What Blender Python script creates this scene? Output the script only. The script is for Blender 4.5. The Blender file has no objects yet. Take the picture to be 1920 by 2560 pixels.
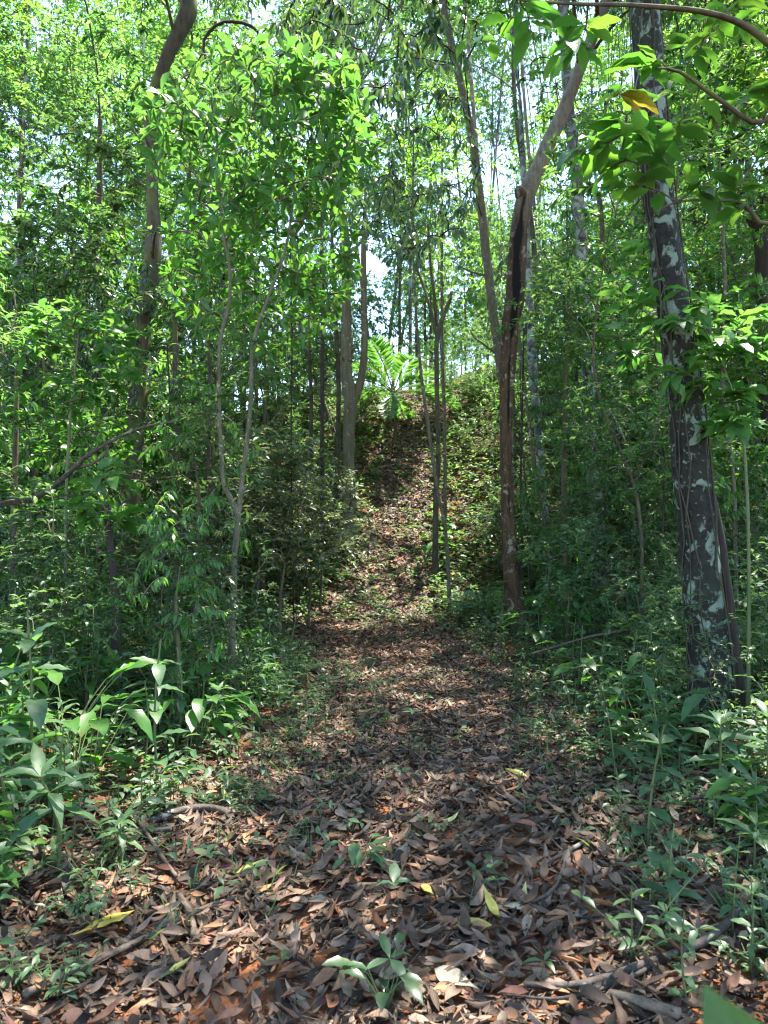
import bpy, math, random
import numpy as np
from mathutils import Vector, Matrix

SEED = 11
rng = np.random.default_rng(SEED)
random.seed(SEED)
sc = bpy.context.scene
COL = sc.collection

# ---------------------------------------------------------------- camera
FPX, CX, CY, HORIZON = 1776.0, 960.0, 1280.0, 1330.0
CAM_Z = 1.5
PITCH = math.atan((HORIZON - CY) / FPX)
cam_d = bpy.data.cameras.new('camera')
cam = bpy.data.objects.new('camera', cam_d)
COL.objects.link(cam)
cam.location = (0, 0, CAM_Z)
cam.rotation_euler = (math.radians(90) + PITCH, 0, 0)
cam_d.sensor_fit = 'VERTICAL'
cam_d.sensor_height = 36.0
cam_d.sensor_width = 27.0
cam_d.lens = 36.0 * FPX / 2560.0
cam_d.clip_start = 0.05
cam_d.clip_end = 2000
cam_d.dof.use_dof = True
cam_d.dof.focus_distance = 6.0
cam_d.dof.aperture_fstop = 5.6
sc.camera = cam

# ---------------------------------------------------------------- sky, sun, exposure
SUN_EL, SUN_AZ = math.radians(69), math.radians(35)     # azimuth measured from +Y towards +X
SUN = np.array([math.sin(SUN_AZ) * math.cos(SUN_EL), math.cos(SUN_AZ) * math.cos(SUN_EL), math.sin(SUN_EL)])
world = bpy.data.worlds.new('World')
sc.world = world
world.use_nodes = True
wn = world.node_tree
sky = wn.nodes.new('ShaderNodeTexSky')
sky.sky_type = 'NISHITA'
sky.sun_disc = False
sky.sun_elevation = SUN_EL
sky.sun_rotation = SUN_AZ
sky.altitude = 100
sky.air_density = 1.0
sky.dust_density = 0.4
sky.ozone_density = 1.0
wn.links.new(sky.outputs[0], wn.nodes['Background'].inputs[0])
wn.nodes['Background'].inputs[1].default_value = 0.15
sun_d = bpy.data.lights.new('sun', 'SUN')
sun_d.energy = 3.7
sun_d.angle = math.radians(0.53)
sun_d.color = (1.0, 0.94, 0.84)
sun = bpy.data.objects.new('sun', sun_d)
COL.objects.link(sun)
sun.rotation_euler = Vector(SUN).to_track_quat('Z', 'Y').to_euler()
sc.view_settings.view_transform = 'Standard'
sc.view_settings.look = 'None'
sc.view_settings.gamma = 1.0
sc.view_settings.exposure = 2.75
cy = sc.cycles
cy.max_bounces = 6
cy.diffuse_bounces = 3
cy.glossy_bounces = 2
cy.transmission_bounces = 4
cy.transparent_max_bounces = 4
cy.sample_clamp_indirect = 6.0
cy.adaptive_threshold = 0.015
cy.caustics_reflective = False
cy.caustics_refractive = False
cy.use_denoising = True
try:
    cy.denoiser = 'OPENIMAGEDENOISE'
    cy.denoising_input_passes = 'RGB_ALBEDO_NORMAL'
    cy.denoising_prefilter = 'ACCURATE'
except Exception:
    pass
sc.cycles.filter_width = 1.25

# ---------------------------------------------------------------- helpers: maths
UP = np.array([0., 0., 1.])


def nrm(v):
    return v / np.maximum(np.linalg.norm(v, axis=-1, keepdims=True), 1e-9)


def smooth(t):
    t = np.clip(t, 0, 1)
    return t * t * (3 - 2 * t)


_ph = np.random.default_rng(3)
_WD = [(_ph.normal(size=2), _ph.uniform(0, 6.28)) for _ in range(24)]


def wob(x, y, freq, k=0):
    """cheap band-limited noise in about -1..1"""
    s = 0.
    for i in range(6):
        d, p = _WD[(i + k * 5) % 24]
        s = s + np.sin((x * d[0] + y * d[1]) * freq * (0.7 + 0.25 * i) + p * (1 + k))
    return s / 3.2


_PY = np.array([-6, 0, 3, 4.7, 7.2, 9.9, 12, 14, 17, 21, 26.])
_PC = np.array([0, 0, .05, .28, .45, -.15, -.45, .15, .5, .8, .8])
_PW = np.array([1.6, 1.3, 1.1, .9, .85, 1.2, 1.1, .5, .36, .32, .3])


def path_c(y):
    return np.interp(y, _PY, _PC)


def path_w(y):
    return np.interp(y, _PY, _PW)


def hgt(x, y):
    x = np.asarray(x, float)
    y = np.asarray(y, float)
    H = 6.1 + 1.1 * smooth((x - 1) / 4) - 1.7 * smooth((-x - 2) / 6)
    y0 = 12.0 + 0.8 * smooth((np.abs(x) - 2) / 5)
    z = H * smooth((y - y0) / 12.0)
    z = z + .14 * np.clip(y - 22, 0, 30) * smooth((y - 22) / 4)
    z = z - 4.0 * smooth((y - 60) / 90)
    near = 1 - smooth((y - 11) / 4)
    off = np.abs(x - path_c(y)) - path_w(y) * 0.8
    z = z + near * 0.22 * smooth(off / 2.4)
    z = z + 0.05 * wob(x, y, 1.1, 1) + 0.018 * wob(x, y, 4.2, 2) * (np.abs(y) < 30)
    z = z + 0.35 * wob(x, y, .22, 3) * smooth((np.hypot(x, y) - 14) / 20)
    return z


def raydir(px, py):
    rx, ru = (px - CX) / FPX, -(py - CY) / FPX
    c, s = math.cos(PITCH), math.sin(PITCH)
    return np.array([rx, c - ru * s, s + ru * c])


def at(px, py, Y):
    d = raydir(px, py)
    return np.array([0, 0, CAM_Z]) + d * (Y / d[1])


def on_ground(px, py):
    d = raydir(px, py)
    for i in range(20, 6000):
        Y = i * 0.01
        p = np.array([0, 0, CAM_Z]) + d * (Y / d[1])
        if p[2] <= hgt(p[0], p[1]):
            return p
    return at(px, py, 22.0)


def to_px(p):
    p = np.asarray(p, float) - np.array([0, 0, CAM_Z])
    c, s = math.cos(PITCH), math.sin(PITCH)
    f = p[..., 1] * c + p[..., 2] * s
    u = -p[..., 1] * s + p[..., 2] * c
    f = np.where(np.abs(f) < 1e-3, 1e-3, f)
    return CX + FPX * p[..., 0] / f, CY - FPX * u / f, f


def spline(pts, step):
    """Catmull-Rom through pts, resampled about every step"""
    P = np.asarray(pts, float)
    P = np.vstack([2 * P[0] - P[1], P, 2 * P[-1] - P[-2]])
    out = []
    for i in range(1, len(P) - 2):
        n = max(2, int(np.linalg.norm(P[i + 1, :3] - P[i, :3]) / step))
        t = np.linspace(0, 1, n, endpoint=False)[:, None]
        a, b, c, d = P[i - 1], P[i], P[i + 1], P[i + 2]
        out.append(.5 * (2 * b + (c - a) * t + (2 * a - 5 * b + 4 * c - d) * t ** 2 + (3 * b - a - 3 * c + d) * t ** 3))
    out.append(P[-2][None])
    return np.vstack(out)


# ---------------------------------------------------------------- helpers: mesh building
class MB:
    def __init__(self):
        self.v, self.lc, self.t, self.q, self.tm, self.qm, self.n = [], [], [], [], [], [], 0

    def add(self, v, lc, tris, quads, m=0):
        v = np.asarray(v, np.float32).reshape(-1, 3)
        self.v.append(v)
        self.lc.append(np.asarray(lc, np.float32).reshape(-1, 3))
        if tris is not None and len(tris):
            t = np.asarray(tris).reshape(-1, 3) + self.n
            self.t.append(t)
            self.tm.append(np.full(len(t), m))
        if quads is not None and len(quads):
            q = np.asarray(quads).reshape(-1, 4) + self.n
            self.q.append(q)
            self.qm.append(np.full(len(q), m))
        self.n += len(v)

    def leaves(self, tpl, P, D, N, L, W=1.0, m=0, rnd=None):
        tv, tlc, tt, tq = tpl
        P = np.asarray(P, float).reshape(-1, 3)
        k = len(P)
        if k == 0:
            return
        X = nrm(np.asarray(D, float).reshape(-1, 3))
        N = np.asarray(N, float).reshape(-1, 3)
        Y = nrm(np.cross(N, X))
        Z = np.cross(X, Y)
        L = np.broadcast_to(np.asarray(L, float), (k,))[:, None, None]
        W = np.broadcast_to(np.asarray(W, float), (k,))[:, None]
        v = P[:, None, :] + L * (tv[None, :, 0:1] * X[:, None, :] + (tv[None, :, 1] * W)[:, :, None] * Y[:, None, :] + tv[None, :, 2:3] * Z[:, None, :])
        lc = np.repeat(tlc[None], k, 0)
        lc[:, :, 2] = (rng.random(k) if rnd is None else rnd)[:, None]
        nv = len(tv)
        off = (np.arange(k) * nv)[:, None, None]
        self.add(v, lc, (tt[None] + off) if len(tt) else None, (tq[None] + off) if len(tq) else None, m)

    def tube(self, pts, rad, sides=6, m=0, rough=0.0, cap=False, seed=0, dent=None):
        pts = np.asarray(pts, float)
        n = len(pts)
        rad = np.broadcast_to(np.asarray(rad, float), (n,))
        T = nrm(np.gradient(pts, axis=0))
        a = np.array([1., 0, 0]) if abs(T[0][0]) < .8 else np.array([0., 1, 0])
        U = np.zeros_like(T)
        u = nrm(np.cross(T[0], a))
        for i in range(n):
            u = nrm(u - T[i] * np.dot(u, T[i]))
            U[i] = u
        Wv = np.cross(T, U)
        ang = np.linspace(0, 2 * math.pi, sides, endpoint=False)
        R = rad[:, None] * np.ones(sides)[None]
        if rough:
            s = np.cumsum(np.r_[0, np.linalg.norm(np.diff(pts, axis=0), axis=1)])[:, None]
            A = ang[None]
            q = seed * 1.7
            R = R * (1 + rough * (.5 * np.sin(2 * A + s * 1.9 + q) + .35 * np.sin(3 * A - s * 3.1 + 2 * q) + .3 * np.sin(5 * A + s * 6.3 + q) + .35 * np.sin(s * 9 + A + q) + .2 * np.sin(7 * A - s * 15 + q)))
        nn = np.cos(ang)[None, :, None] * U[:, None, :] + np.sin(ang)[None, :, None] * Wv[:, None, :]
        mask = None
        if dent is not None:
            mask = dent(pts[:, None, :], nn)
            R = R * (1 - .22 * mask)
        v = pts[:, None, :] + R[:, :, None] * nn
        i = np.arange(n - 1)[:, None] * sides
        j = np.arange(sides)[None]
        j2 = (j + 1) % sides
        q = np.stack([i + j, i + j2, i + sides + j2, i + sides + j], -1)
        v = v.reshape(-1, 3)
        lc = np.zeros_like(v)
        lc[:, 0] = np.repeat(np.linspace(0, 1, n), sides)
        if mask is not None:
            lc[:, 1] = mask.ravel()
        tris = None
        if cap:
            v = np.vstack([v, pts[-1][None] + T[-1] * rad[-1] * .3, pts[0][None] - T[0] * rad[0] * .3])
            lc = np.vstack([lc, lc[-1:], lc[:1]])
            e = (n - 1) * sides
            tris = [(e + k, e + (k + 1) % sides, n * sides) for k in range(sides)] + [((k + 1) % sides, k, n * sides + 1) for k in range(sides)]
        self.add(v, lc, tris, q, m)

    def mesh(self, name, mats, smooth_shade=True):
        me = bpy.data.meshes.new(name)
        if not self.v:
            return me
        v = np.concatenate(self.v)
        lc = np.concatenate(self.lc)
        t = np.concatenate(self.t) if self.t else np.zeros((0, 3), int)
        q = np.concatenate(self.q) if self.q else np.zeros((0, 4), int)
        tm = np.concatenate(self.tm) if self.tm else np.zeros(0, int)
        qm = np.concatenate(self.qm) if self.qm else np.zeros(0, int)
        nt, nq = len(t), len(q)
        me.vertices.add(len(v))
        me.vertices.foreach_set('co', v.ravel().astype(np.float32))
        me.loops.add(nt * 3 + nq * 4)
        me.loops.foreach_set('vertex_index', np.concatenate([t.ravel(), q.ravel()]).astype(np.int32))
        me.polygons.add(nt + nq)
        ls = np.concatenate([np.arange(nt) * 3, nt * 3 + np.arange(nq) * 4]).astype(np.int32)
        me.polygons.foreach_set('loop_start', ls)
        me.polygons.foreach_set('material_index', np.concatenate([tm, qm]).astype(np.int32))
        me.update(calc_edges=True)
        me.polygons.foreach_set('use_smooth', np.full(nt + nq, smooth_shade))
        a = me.attributes.new('lc', 'FLOAT_VECTOR', 'POINT')
        a.data.foreach_set('vector', lc.ravel().astype(np.float32))
        for m in (mats if isinstance(mats, (list, tuple)) else [mats]):
            me.materials.append(m)
        return me


def leaf_tpl(n, width, fold=.25, droop=.25, prof='ell', petiole=.08, wave=0., twist=0., curl=0.):
    """leaf of unit length along +X: two end points and three points across at each station between"""
    V, C, T, Q = [], [], [], []
    ts = np.linspace(0, 1, n + 1)

    def axis(t):
        return np.array([petiole + t * (1 - petiole) - .15 * abs(droop) * t * t, 0, -droop * t * t + .12 * droop * t])
    V.append((0, 0, 0)); C.append((0, 0, 0))
    for i in range(1, n):
        t = ts[i] if n > 2 else .45
        if prof == 'ell':
            w = math.sin(math.pi * t ** .85) ** .9
        elif prof == 'obl':
            w = math.sin(math.pi * t ** 1.45) ** .9
        elif prof == 'lan':
            w = math.sin(math.pi * t ** .72) ** 1.15
        elif prof == 'heart':
            w = math.sin(math.pi * min(1, t * .86 + .16) ** .8) ** .8
        else:
            w = math.sin(math.pi * t)
        w = max(w, .06) * width * .5
        a = axis(t)
        tw = twist * (t - .3)
        for s in (-1, 0, 1):
            if s == 0:
                p = a
            else:
                z = fold * w + wave * w * math.sin(t * 19 + s * 1.3) - curl * w
                y = s * w * math.sqrt(max(.1, 1 - fold * fold - .35 * min(1, abs(curl))))
                p = a + np.array([0, y * math.cos(tw) - z * math.sin(tw), y * math.sin(tw) + z * math.cos(tw)])
            V.append(tuple(p)); C.append((t, s, 0))
    V.append(tuple(axis(1.))); C.append((1, 0, 0))
    e = len(V) - 1
    b = 1
    T += [(0, b + 1, b), (0, b + 2, b + 1)]
    for i in range(n - 2):
        b = 1 + 3 * i
        Q += [(b, b + 1, b + 4, b + 3), (b + 1, b + 2, b + 5, b + 4)]
    b = 1 + 3 * (n - 2)
    T += [(b, b + 1, e), (b + 1, b + 2, e)]
    return np.array(V, float), np.array(C, float), np.array(T, int).reshape(-1, 3), np.array(Q, int).reshape(-1, 4)


def obj(name, me, parent=None, loc=None, rz=0., scale=None, mat=None):
    o = bpy.data.objects.new(name, me)
    COL.objects.link(o)
    if parent is not None:
        o.parent = parent
    if mat is not None:
        o.matrix_basis = mat
    else:
        if loc is not None:
            o.location = loc
        if rz:
            o.rotation_euler = (0, 0, rz)
        if scale is not None:
            o.scale = (scale,) * 3 if np.isscalar(scale) else scale
    return o


def thing(name, label, cat, loc=(0, 0, 0), group=None, rz=0., scale=None):
    o = obj(name, None, None, tuple(float(c) for c in loc), rz, scale)
    o.empty_display_size = .1
    o['label'] = label
    o['category'] = cat
    if group:
        o['group'] = group
    return o


def tag(o, label, cat, group=None, kind=None):
    if label:
        o['label'] = label
    if cat:
        o['category'] = cat
    if group:
        o['group'] = group
    if kind:
        o['kind'] = kind
    return o


def basis(P, D, N, L, W=1.):
    X = nrm(np.asarray(D, float))
    Y = nrm(np.cross(N, X))
    Z = np.cross(X, Y)
    M = Matrix.Identity(4)
    for i in range(3):
        M[i][0], M[i][1], M[i][2], M[i][3] = X[i] * L, Y[i] * L * W, Z[i] * L, P[i]
    return M


# ---------------------------------------------------------------- materials
def new_mat(name):
    m = bpy.data.materials.new(name)
    m.use_nodes = True
    nt = m.node_tree
    nt.nodes.clear()
    out = nt.nodes.new('ShaderNodeOutputMaterial')

    def N(kind, **kw):
        n = nt.nodes.new('ShaderNode' + kind)
        for k, v in kw.items():
            setattr(n, k, v)
        return n

    def Lk(a, b):
        nt.links.new(a, b)
    return m, nt, out, N, Lk


def ramp(N, stops, interp='LINEAR'):
    r = N('ValToRGB')
    r.color_ramp.interpolation = interp
    e = r.color_ramp.elements
    while len(e) < len(stops):
        e.new(.5)
    for i, (p, c) in enumerate(stops):
        e[i].position = p
        e[i].color = (*c, 1)
    return r


def leaf_mat(name, cols, trans, rough=.42, spec=.4, tfac=.42, vein=.0, blotch=.25):
    m, nt, out, N, Lk = new_mat(name)
    at_ = N('Attribute', attribute_name='lc')
    sep = N('SeparateXYZ')
    Lk(at_.outputs['Vector'], sep.inputs[0])
    oi = N('ObjectInfo')
    a1 = N('Math', operation='ADD')
    Lk(sep.outputs[2], a1.inputs[0])
    Lk(oi.outputs['Random'], a1.inputs[1])
    fr = N('Math', operation='FRACT')
    Lk(a1.outputs[0], fr.inputs[0])
    k = len(cols)
    r1 = ramp(N, [(i / (k - 1), c) for i, c in enumerate(cols)])
    r2 = ramp(N, [(i / (len(trans) - 1), c) for i, c in enumerate(trans)])
    Lk(fr.outputs[0], r1.inputs[0])
    Lk(fr.outputs[0], r2.inputs[0])
    # soft blotches of age on the blade
    tc = N('TexCoord')
    no = N('TexNoise')
    no.inputs['Scale'].default_value = 9
    no.inputs['Detail'].default_value = 2
    Lk(tc.outputs['Object'], no.inputs['Vector'])
    mr = N('MapRange')
    mr.inputs['From Min'].default_value = .3
    mr.inputs['From Max'].default_value = .7
    mr.inputs['To Min'].default_value = 1 - blotch
    mr.inputs['To Max'].default_value = 1 + blotch
    Lk(no.outputs[0], mr.inputs[0])
    mul = N('Mix', data_type='RGBA', blend_type='MULTIPLY')
    mul.inputs['Factor'].default_value = 1
    Lk(r1.outputs[0], mul.inputs['A'])
    Lk(mr.outputs[0], mul.inputs['B'])
    base = mul.outputs['Result']
    tcol = r2.outputs[0]
    bsdf = N('BsdfPrincipled')
    if vein:
        sp = N('TexNoise')
        sp.inputs['Scale'].default_value = 13
        sp.inputs['Detail'].default_value = 3
        Lk(tc.outputs['Object'], sp.inputs['Vector'])
        sm_ = N('MapRange')
        sm_.inputs['From Min'].default_value = .66
        sm_.inputs['From Max'].default_value = .72
        sm_.inputs['To Max'].default_value = .75
        Lk(sp.outputs[0], sm_.inputs[0])
        ms = N('Mix', data_type='RGBA')
        Lk(sm_.outputs[0], ms.inputs['Factor'])
        Lk(base, ms.inputs['A'])
        ms.inputs['B'].default_value = (.12, .085, .035, 1)
        base = ms.outputs['Result']
        ab = N('Math', operation='ABSOLUTE')
        Lk(sep.outputs[1], ab.inputs[0])
        mid = N('MapRange')
        mid.inputs['From Min'].default_value = .13
        mid.inputs['From Max'].default_value = .03
        Lk(ab.outputs[0], mid.inputs[0])
        m1 = N('Math', operation='MULTIPLY')
        m1.inputs[1].default_value = 10.0
        Lk(sep.outputs[0], m1.inputs[0])
        m2 = N('Math', operation='MULTIPLY_ADD')
        m2.inputs[1].default_value = -2.6
        Lk(ab.outputs[0], m2.inputs[0])
        Lk(m1.outputs[0], m2.inputs[2])
        pp = N('Math', operation='PINGPONG')
        pp.inputs[1].default_value = .5
        Lk(m2.outputs[0], pp.inputs[0])
        lat = N('MapRange')
        lat.inputs['From Min'].default_value = .10
        lat.inputs['From Max'].default_value = .02
        lat.inputs['To Max'].default_value = .6
        Lk(pp.outputs[0], lat.inputs[0])
        mx = N('Math', operation='MAXIMUM')
        Lk(mid.outputs[0], mx.inputs[0])
        Lk(lat.outputs[0], mx.inputs[1])
        f = N('Math', operation='MULTIPLY')
        f.inputs[1].default_value = vein
        Lk(mx.outputs[0], f.inputs[0])
        mv = N('Mix', data_type='RGBA')
        Lk(f.outputs[0], mv.inputs['Factor'])
        Lk(base, mv.inputs['A'])
        mv.inputs['B'].default_value = (.17, .25, .07, 1)
        base = mv.outputs['Result']
        mt = N('Mix', data_type='RGBA', blend_type='MULTIPLY')
        Lk(f.outputs[0], mt.inputs['Factor'])
        Lk(tcol, mt.inputs['A'])
        mt.inputs['B'].default_value = (.35, .45, .3, 1)
        tcol = mt.outputs['Result']
        bu = N('Bump')
        bu.inputs['Strength'].default_value = .22
        bu.inputs['Distance'].default_value = .003
        Lk(pp.outputs[0], bu.inputs['Height'])
        Lk(bu.outputs[0], bsdf.inputs['Normal'])
    Lk(base, bsdf.inputs['Base Color'])
    bsdf.inputs['Roughness'].default_value = rough
    bsdf.inputs['Specular IOR Level'].default_value = spec
    tr = N('BsdfTranslucent')
    Lk(tcol, tr.inputs['Color'])
    mix = N('MixShader')
    mix.inputs[0].default_value = tfac
    Lk(bsdf.outputs[0], mix.inputs[1])
    Lk(tr.outputs[0], mix.inputs[2])
    Lk(mix.outputs[0], out.inputs[0])
    return m


def bark_mat(name, c1, c2, patch=None, pscale=6., pthr=.55, scale=14., stretch=.25, moss=None, bump=.6, rough=.85, dark=None, scar=None, pedge=.05, p2=.03):
    m, nt, out, N, Lk = new_mat(name)
    tc = N('TexCoord')
    mp = N('Mapping')
    mp.inputs['Scale'].default_value = (1, 1, stretch)
    Lk(tc.outputs['Object'], mp.inputs[0])
    n1 = N('TexNoise')
    n1.inputs['Scale'].default_value = scale
    n1.inputs['Detail'].default_value = 6
    n1.inputs['Roughness'].default_value = .65
    Lk(mp.outputs[0], n1.inputs[0])
    r = ramp(N, [(.3, c1), (.7, c2)])
    Lk(n1.outputs[0], r.inputs[0])
    col = r.outputs[0]
    hsrc = n1.outputs[0]

    def layer(col, c, sc_, lo, hi, off, det=4, cvar=None):
        n = N('TexNoise')
        n.inputs['Scale'].default_value = sc_
        n.inputs['Detail'].default_value = det
        n.inputs['Roughness'].default_value = .55
        n.inputs['Distortion'].default_value = .6
        mpp = N('Mapping')
        mpp.inputs['Location'].default_value = (off, off * 2, off * 3)
        mpp.inputs['Scale'].default_value = (1, 1, .85)
        Lk(tc.outputs['Object'], mpp.inputs[0])
        Lk(mpp.outputs[0], n.inputs[0])
        g = N('MapRange')
        g.inputs['From Min'].default_value = lo
        g.inputs['From Max'].default_value = hi
        Lk(n.outputs[0], g.inputs[0])
        mx = N('Mix', data_type='RGBA')
        Lk(g.outputs[0], mx.inputs['Factor'])
        Lk(col, mx.inputs['A'])
        mx.inputs['B'].default_value = (*c, 1)
        return mx.outputs['Result']
    if dark:
        col = layer(col, dark, 3.0, .52, .6, 7)
    if moss:
        col = layer(col, moss, 3.5, .5, .66, 3)
    if patch:
        col = layer(col, patch, pscale, pthr, pthr + pedge, 1.3, 5)
        col = layer(col, tuple(c * .8 for c in patch), pscale * 3.1, pthr + p2, pthr + p2 + pedge, 4.1, 4)
    if scar:
        at_ = N('Attribute', attribute_name='lc')
        sx = N('SeparateXYZ')
        Lk(at_.outputs['Vector'], sx.inputs[0])
        ad = N('Math', operation='MULTIPLY_ADD')
        Lk(n1.outputs[0], ad.inputs[0])
        ad.inputs[1].default_value = 1.1
        Lk(sx.outputs[1], ad.inputs[2])
        g = N('MapRange')
        g.inputs['From Min'].default_value = .75
        g.inputs['From Max'].default_value = 1.35
        Lk(ad.outputs[0], g.inputs[0])
        up_ = N('MapRange')
        up_.inputs['From Min'].default_value = .6
        up_.inputs['From Max'].default_value = .72
        up_.inputs['To Max'].default_value = .8
        Lk(sx.outputs[0], up_.inputs[0])
        gr = ramp(N, [(.3, (.1, .092, .07)), (.7, (.27, .255, .205))])
        Lk(n1.outputs[0], gr.inputs[0])
        mu_ = N('Mix', data_type='RGBA')
        Lk(up_.outputs[0], mu_.inputs['Factor'])
        Lk(col, mu_.inputs['A'])
        Lk(gr.outputs[0], mu_.inputs['B'])
        col = mu_.outputs['Result']
        mx = N('Mix', data_type='RGBA')
        Lk(g.outputs[0], mx.inputs['Factor'])
        Lk(col, mx.inputs['A'])
        mx.inputs['B'].default_value = (*scar, 1)
        col = mx.outputs['Result']
    b = N('BsdfPrincipled')
    b.inputs['Roughness'].default_value = rough
    b.inputs['Specular IOR Level'].default_value = .25
    Lk(col, b.inputs['Base Color'])
    bu = N('Bump')
    bu.inputs['Strength'].default_value = bump
    bu.inputs['Distance'].default_value = .02
    Lk(hsrc, bu.inputs['Height'])
    Lk(bu.outputs[0], b.inputs['Normal'])
    Lk(b.outputs[0], out.inputs[0])
    return m


def litter_mat(name, stops, tfac=.12, rough=.6):
    m, nt, out, N, Lk = new_mat(name)
    at_ = N('Attribute', attribute_name='lc')
    sep = N('SeparateXYZ')
    Lk(at_.outputs['Vector'], sep.inputs[0])
    oi = N('ObjectInfo')
    a1 = N('Math', operation='ADD')
    Lk(sep.outputs[2], a1.inputs[0])
    Lk(oi.outputs['Random'], a1.inputs[1])
    fr = N('Math', operation='FRACT')
    Lk(a1.outputs[0], fr.inputs[0])
    r1 = ramp(N, stops)
    Lk(fr.outputs[0], r1.inputs[0])
    tc = N('TexCoord')
    no = N('TexNoise')
    no.inputs['Scale'].default_value = 14 if 'object' not in name else 4
    no.inputs['Detail'].default_value = 5
    Lk(tc.outputs['Object'], no.inputs[0])
    mr = N('MapRange')
    mr.inputs['From Min'].default_value = .3
    mr.inputs['From Max'].default_value = .7
    mr.inputs['To Min'].default_value = .6
    mr.inputs['To Max'].default_value = 1.35
    Lk(no.outputs[0], mr.inputs[0])
    mul = N('Mix', data_type='RGBA', blend_type='MULTIPLY')
    mul.inputs['Factor'].default_value = 1
    Lk(r1.outputs[0], mul.inputs['A'])
    Lk(mr.outputs[0], mul.inputs['B'])
    # paler midrib and side veins
    ab = N('Math', operation='ABSOLUTE')
    Lk(sep.outputs[1], ab.inputs[0])
    m1 = N('Math', operation='MULTIPLY')
    m1.inputs[1].default_value = 9.0
    Lk(sep.outputs[0], m1.inputs[0])
    m2 = N('Math', operation='MULTIPLY_ADD')
    m2.inputs[1].default_value = -2.2
    Lk(ab.outputs[0], m2.inputs[0])
    Lk(m1.outputs[0], m2.inputs[2])
    pp = N('Math', operation='PINGPONG')
    pp.inputs[1].default_value = .5
    Lk(m2.outputs[0], pp.inputs[0])
    b = N('BsdfPrincipled')
    b.inputs['Roughness'].default_value = rough
    b.inputs['Specular IOR Level'].default_value = .3
    Lk(mul.outputs['Result'], b.inputs['Base Color'])
    bu = N('Bump')
    bu.inputs['Strength'].default_value = .35
    bu.inputs['Distance'].default_value = .003
    Lk(pp.outputs[0], bu.inputs['Height'])
    Lk(bu.outputs[0], b.inputs['Normal'])
    tr = N('BsdfTranslucent')
    Lk(mul.outputs['Result'], tr.inputs[0])
    mix = N('MixShader')
    mix.inputs[0].default_value = tfac
    Lk(b.outputs[0], mix.inputs[1])
    Lk(tr.outputs[0], mix.inputs[2])
    Lk(mix.outputs[0], out.inputs[0])
    return m


M = {}
M['canopy'] = leaf_mat('canopy_leaf', [(.036, .095, .032), (.052, .122, .04), (.072, .142, .04)], [(.12, .3, .06), (.17, .36, .065), (.25, .41, .07)], .45, .35, .5)
M['yellowgreen'] = leaf_mat('sunlit_leaf', [(.05, .14, .03), (.07, .165, .035), (.1, .175, .035)], [(.17, .44, .05), (.24, .49, .05), (.34, .5, .06)], .5, .3, .5)
M['bright'] = leaf_mat('bright_broad_leaf', [(.028, .09, .018), (.04, .12, .022), (.052, .14, .025)], [(.1, .28, .045), (.14, .34, .05), (.2, .39, .05)], .42, .45, .46, vein=.3)
M['broad'] = leaf_mat('broad_leaf', [(.03, .095, .02), (.045, .125, .025), (.06, .15, .03)], [(.1, .31, .03), (.14, .37, .035), (.21, .42, .04)], .36, .5, .42, vein=.2)
M['dark'] = leaf_mat('dark_leaf', [(.03, .068, .032), (.042, .088, .038), (.06, .11, .04)], [(.09, .2, .05), (.13, .25, .05), (.2, .31, .06)], .33, .65, .4)
M['darkbroad'] = leaf_mat('dark_broad_leaf', [(.022, .065, .02), (.032, .085, .022), (.045, .11, .025)], [(.09, .26, .025), (.14, .34, .03), (.22, .4, .035)], .4, .45, .42, vein=.2)
M['under'] = leaf_mat('understory_leaf', [(.036, .085, .04), (.05, .11, .047), (.068, .135, .048)], [(.12, .28, .085), (.17, .34, .08), (.24, .39, .08)], .44, .4, .38, vein=.2)
M['olive'] = leaf_mat('olive_small_leaf', [(.045, .07, .035), (.06, .09, .042), (.08, .098, .05)], [(.12, .2, .06), (.17, .24, .07), (.23, .26, .08)], .42, .45, .38)
M['herb'] = leaf_mat('herb_leaf', [(.045, .1, .05), (.065, .13, .055), (.09, .155, .06)], [(.15, .32, .08), (.21, .38, .08), (.29, .42, .08)], .42, .5, .4)
M['yellow'] = leaf_mat('yellow_leaf', [(.22, .15, .025), (.3, .22, .03), (.2, .2, .03)], [(.42, .3, .03), (.5, .4, .04), (.36, .4, .05)], .45, .4, .4, vein=.2)
M['palm'] = leaf_mat('palm_leaf', [(.035, .1, .03), (.05, .13, .03), (.07, .15, .035)], [(.13, .34, .05), (.17, .4, .06), (.24, .43, .06)], .4, .5, .4)
LIT = [(0., (.022, .014, .009)), (.2, (.055, .034, .021)), (.38, (.1, .062, .039)), (.55, (.155, .1, .065)), (.7, (.235, .16, .112)), (.8, (.19, .078, .042)), (.89, (.31, .17, .08)), (.95, (.1, .038, .028)), (1., (.3, .24, .16))]
M['litter'] = litter_mat('fallen_leaf_brown', LIT)
M['litter_obj'] = litter_mat('fallen_leaf_brown_object', LIT)
M['litter_yel'] = litter_mat('fallen_leaf_yellow_object', [(0., (.5, .38, .07)), (.5, (.46, .42, .14)), (1., (.42, .42, .16))], .25)
M['litter_pale'] = litter_mat('fallen_leaf_pale_object', [(0., (.5, .4, .27)), (1., (.42, .33, .22))], .2)
M['bark_lichen'] = bark_mat('bark_dark_with_pale_lichen', (.007, .0065, .005), (.03, .027, .02), (.155, .2, .15), 8.5, .55, 18, .9, moss=(.02, .027, .014), pedge=.06, bump=1., p2=.05)
M['bark_mottled'] = bark_mat('bark_grey_mottled', (.07, .07, .06), (.17, .17, .145), (.29, .325, .275), 5.5, .52, 12, .4, dark=(.04, .04, .035))
M['bark_brown'] = bark_mat('bark_brown_smooth', (.085, .068, .04), (.19, .16, .1), (.3, .29, .2), 9, .62, 16, .12)
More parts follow.
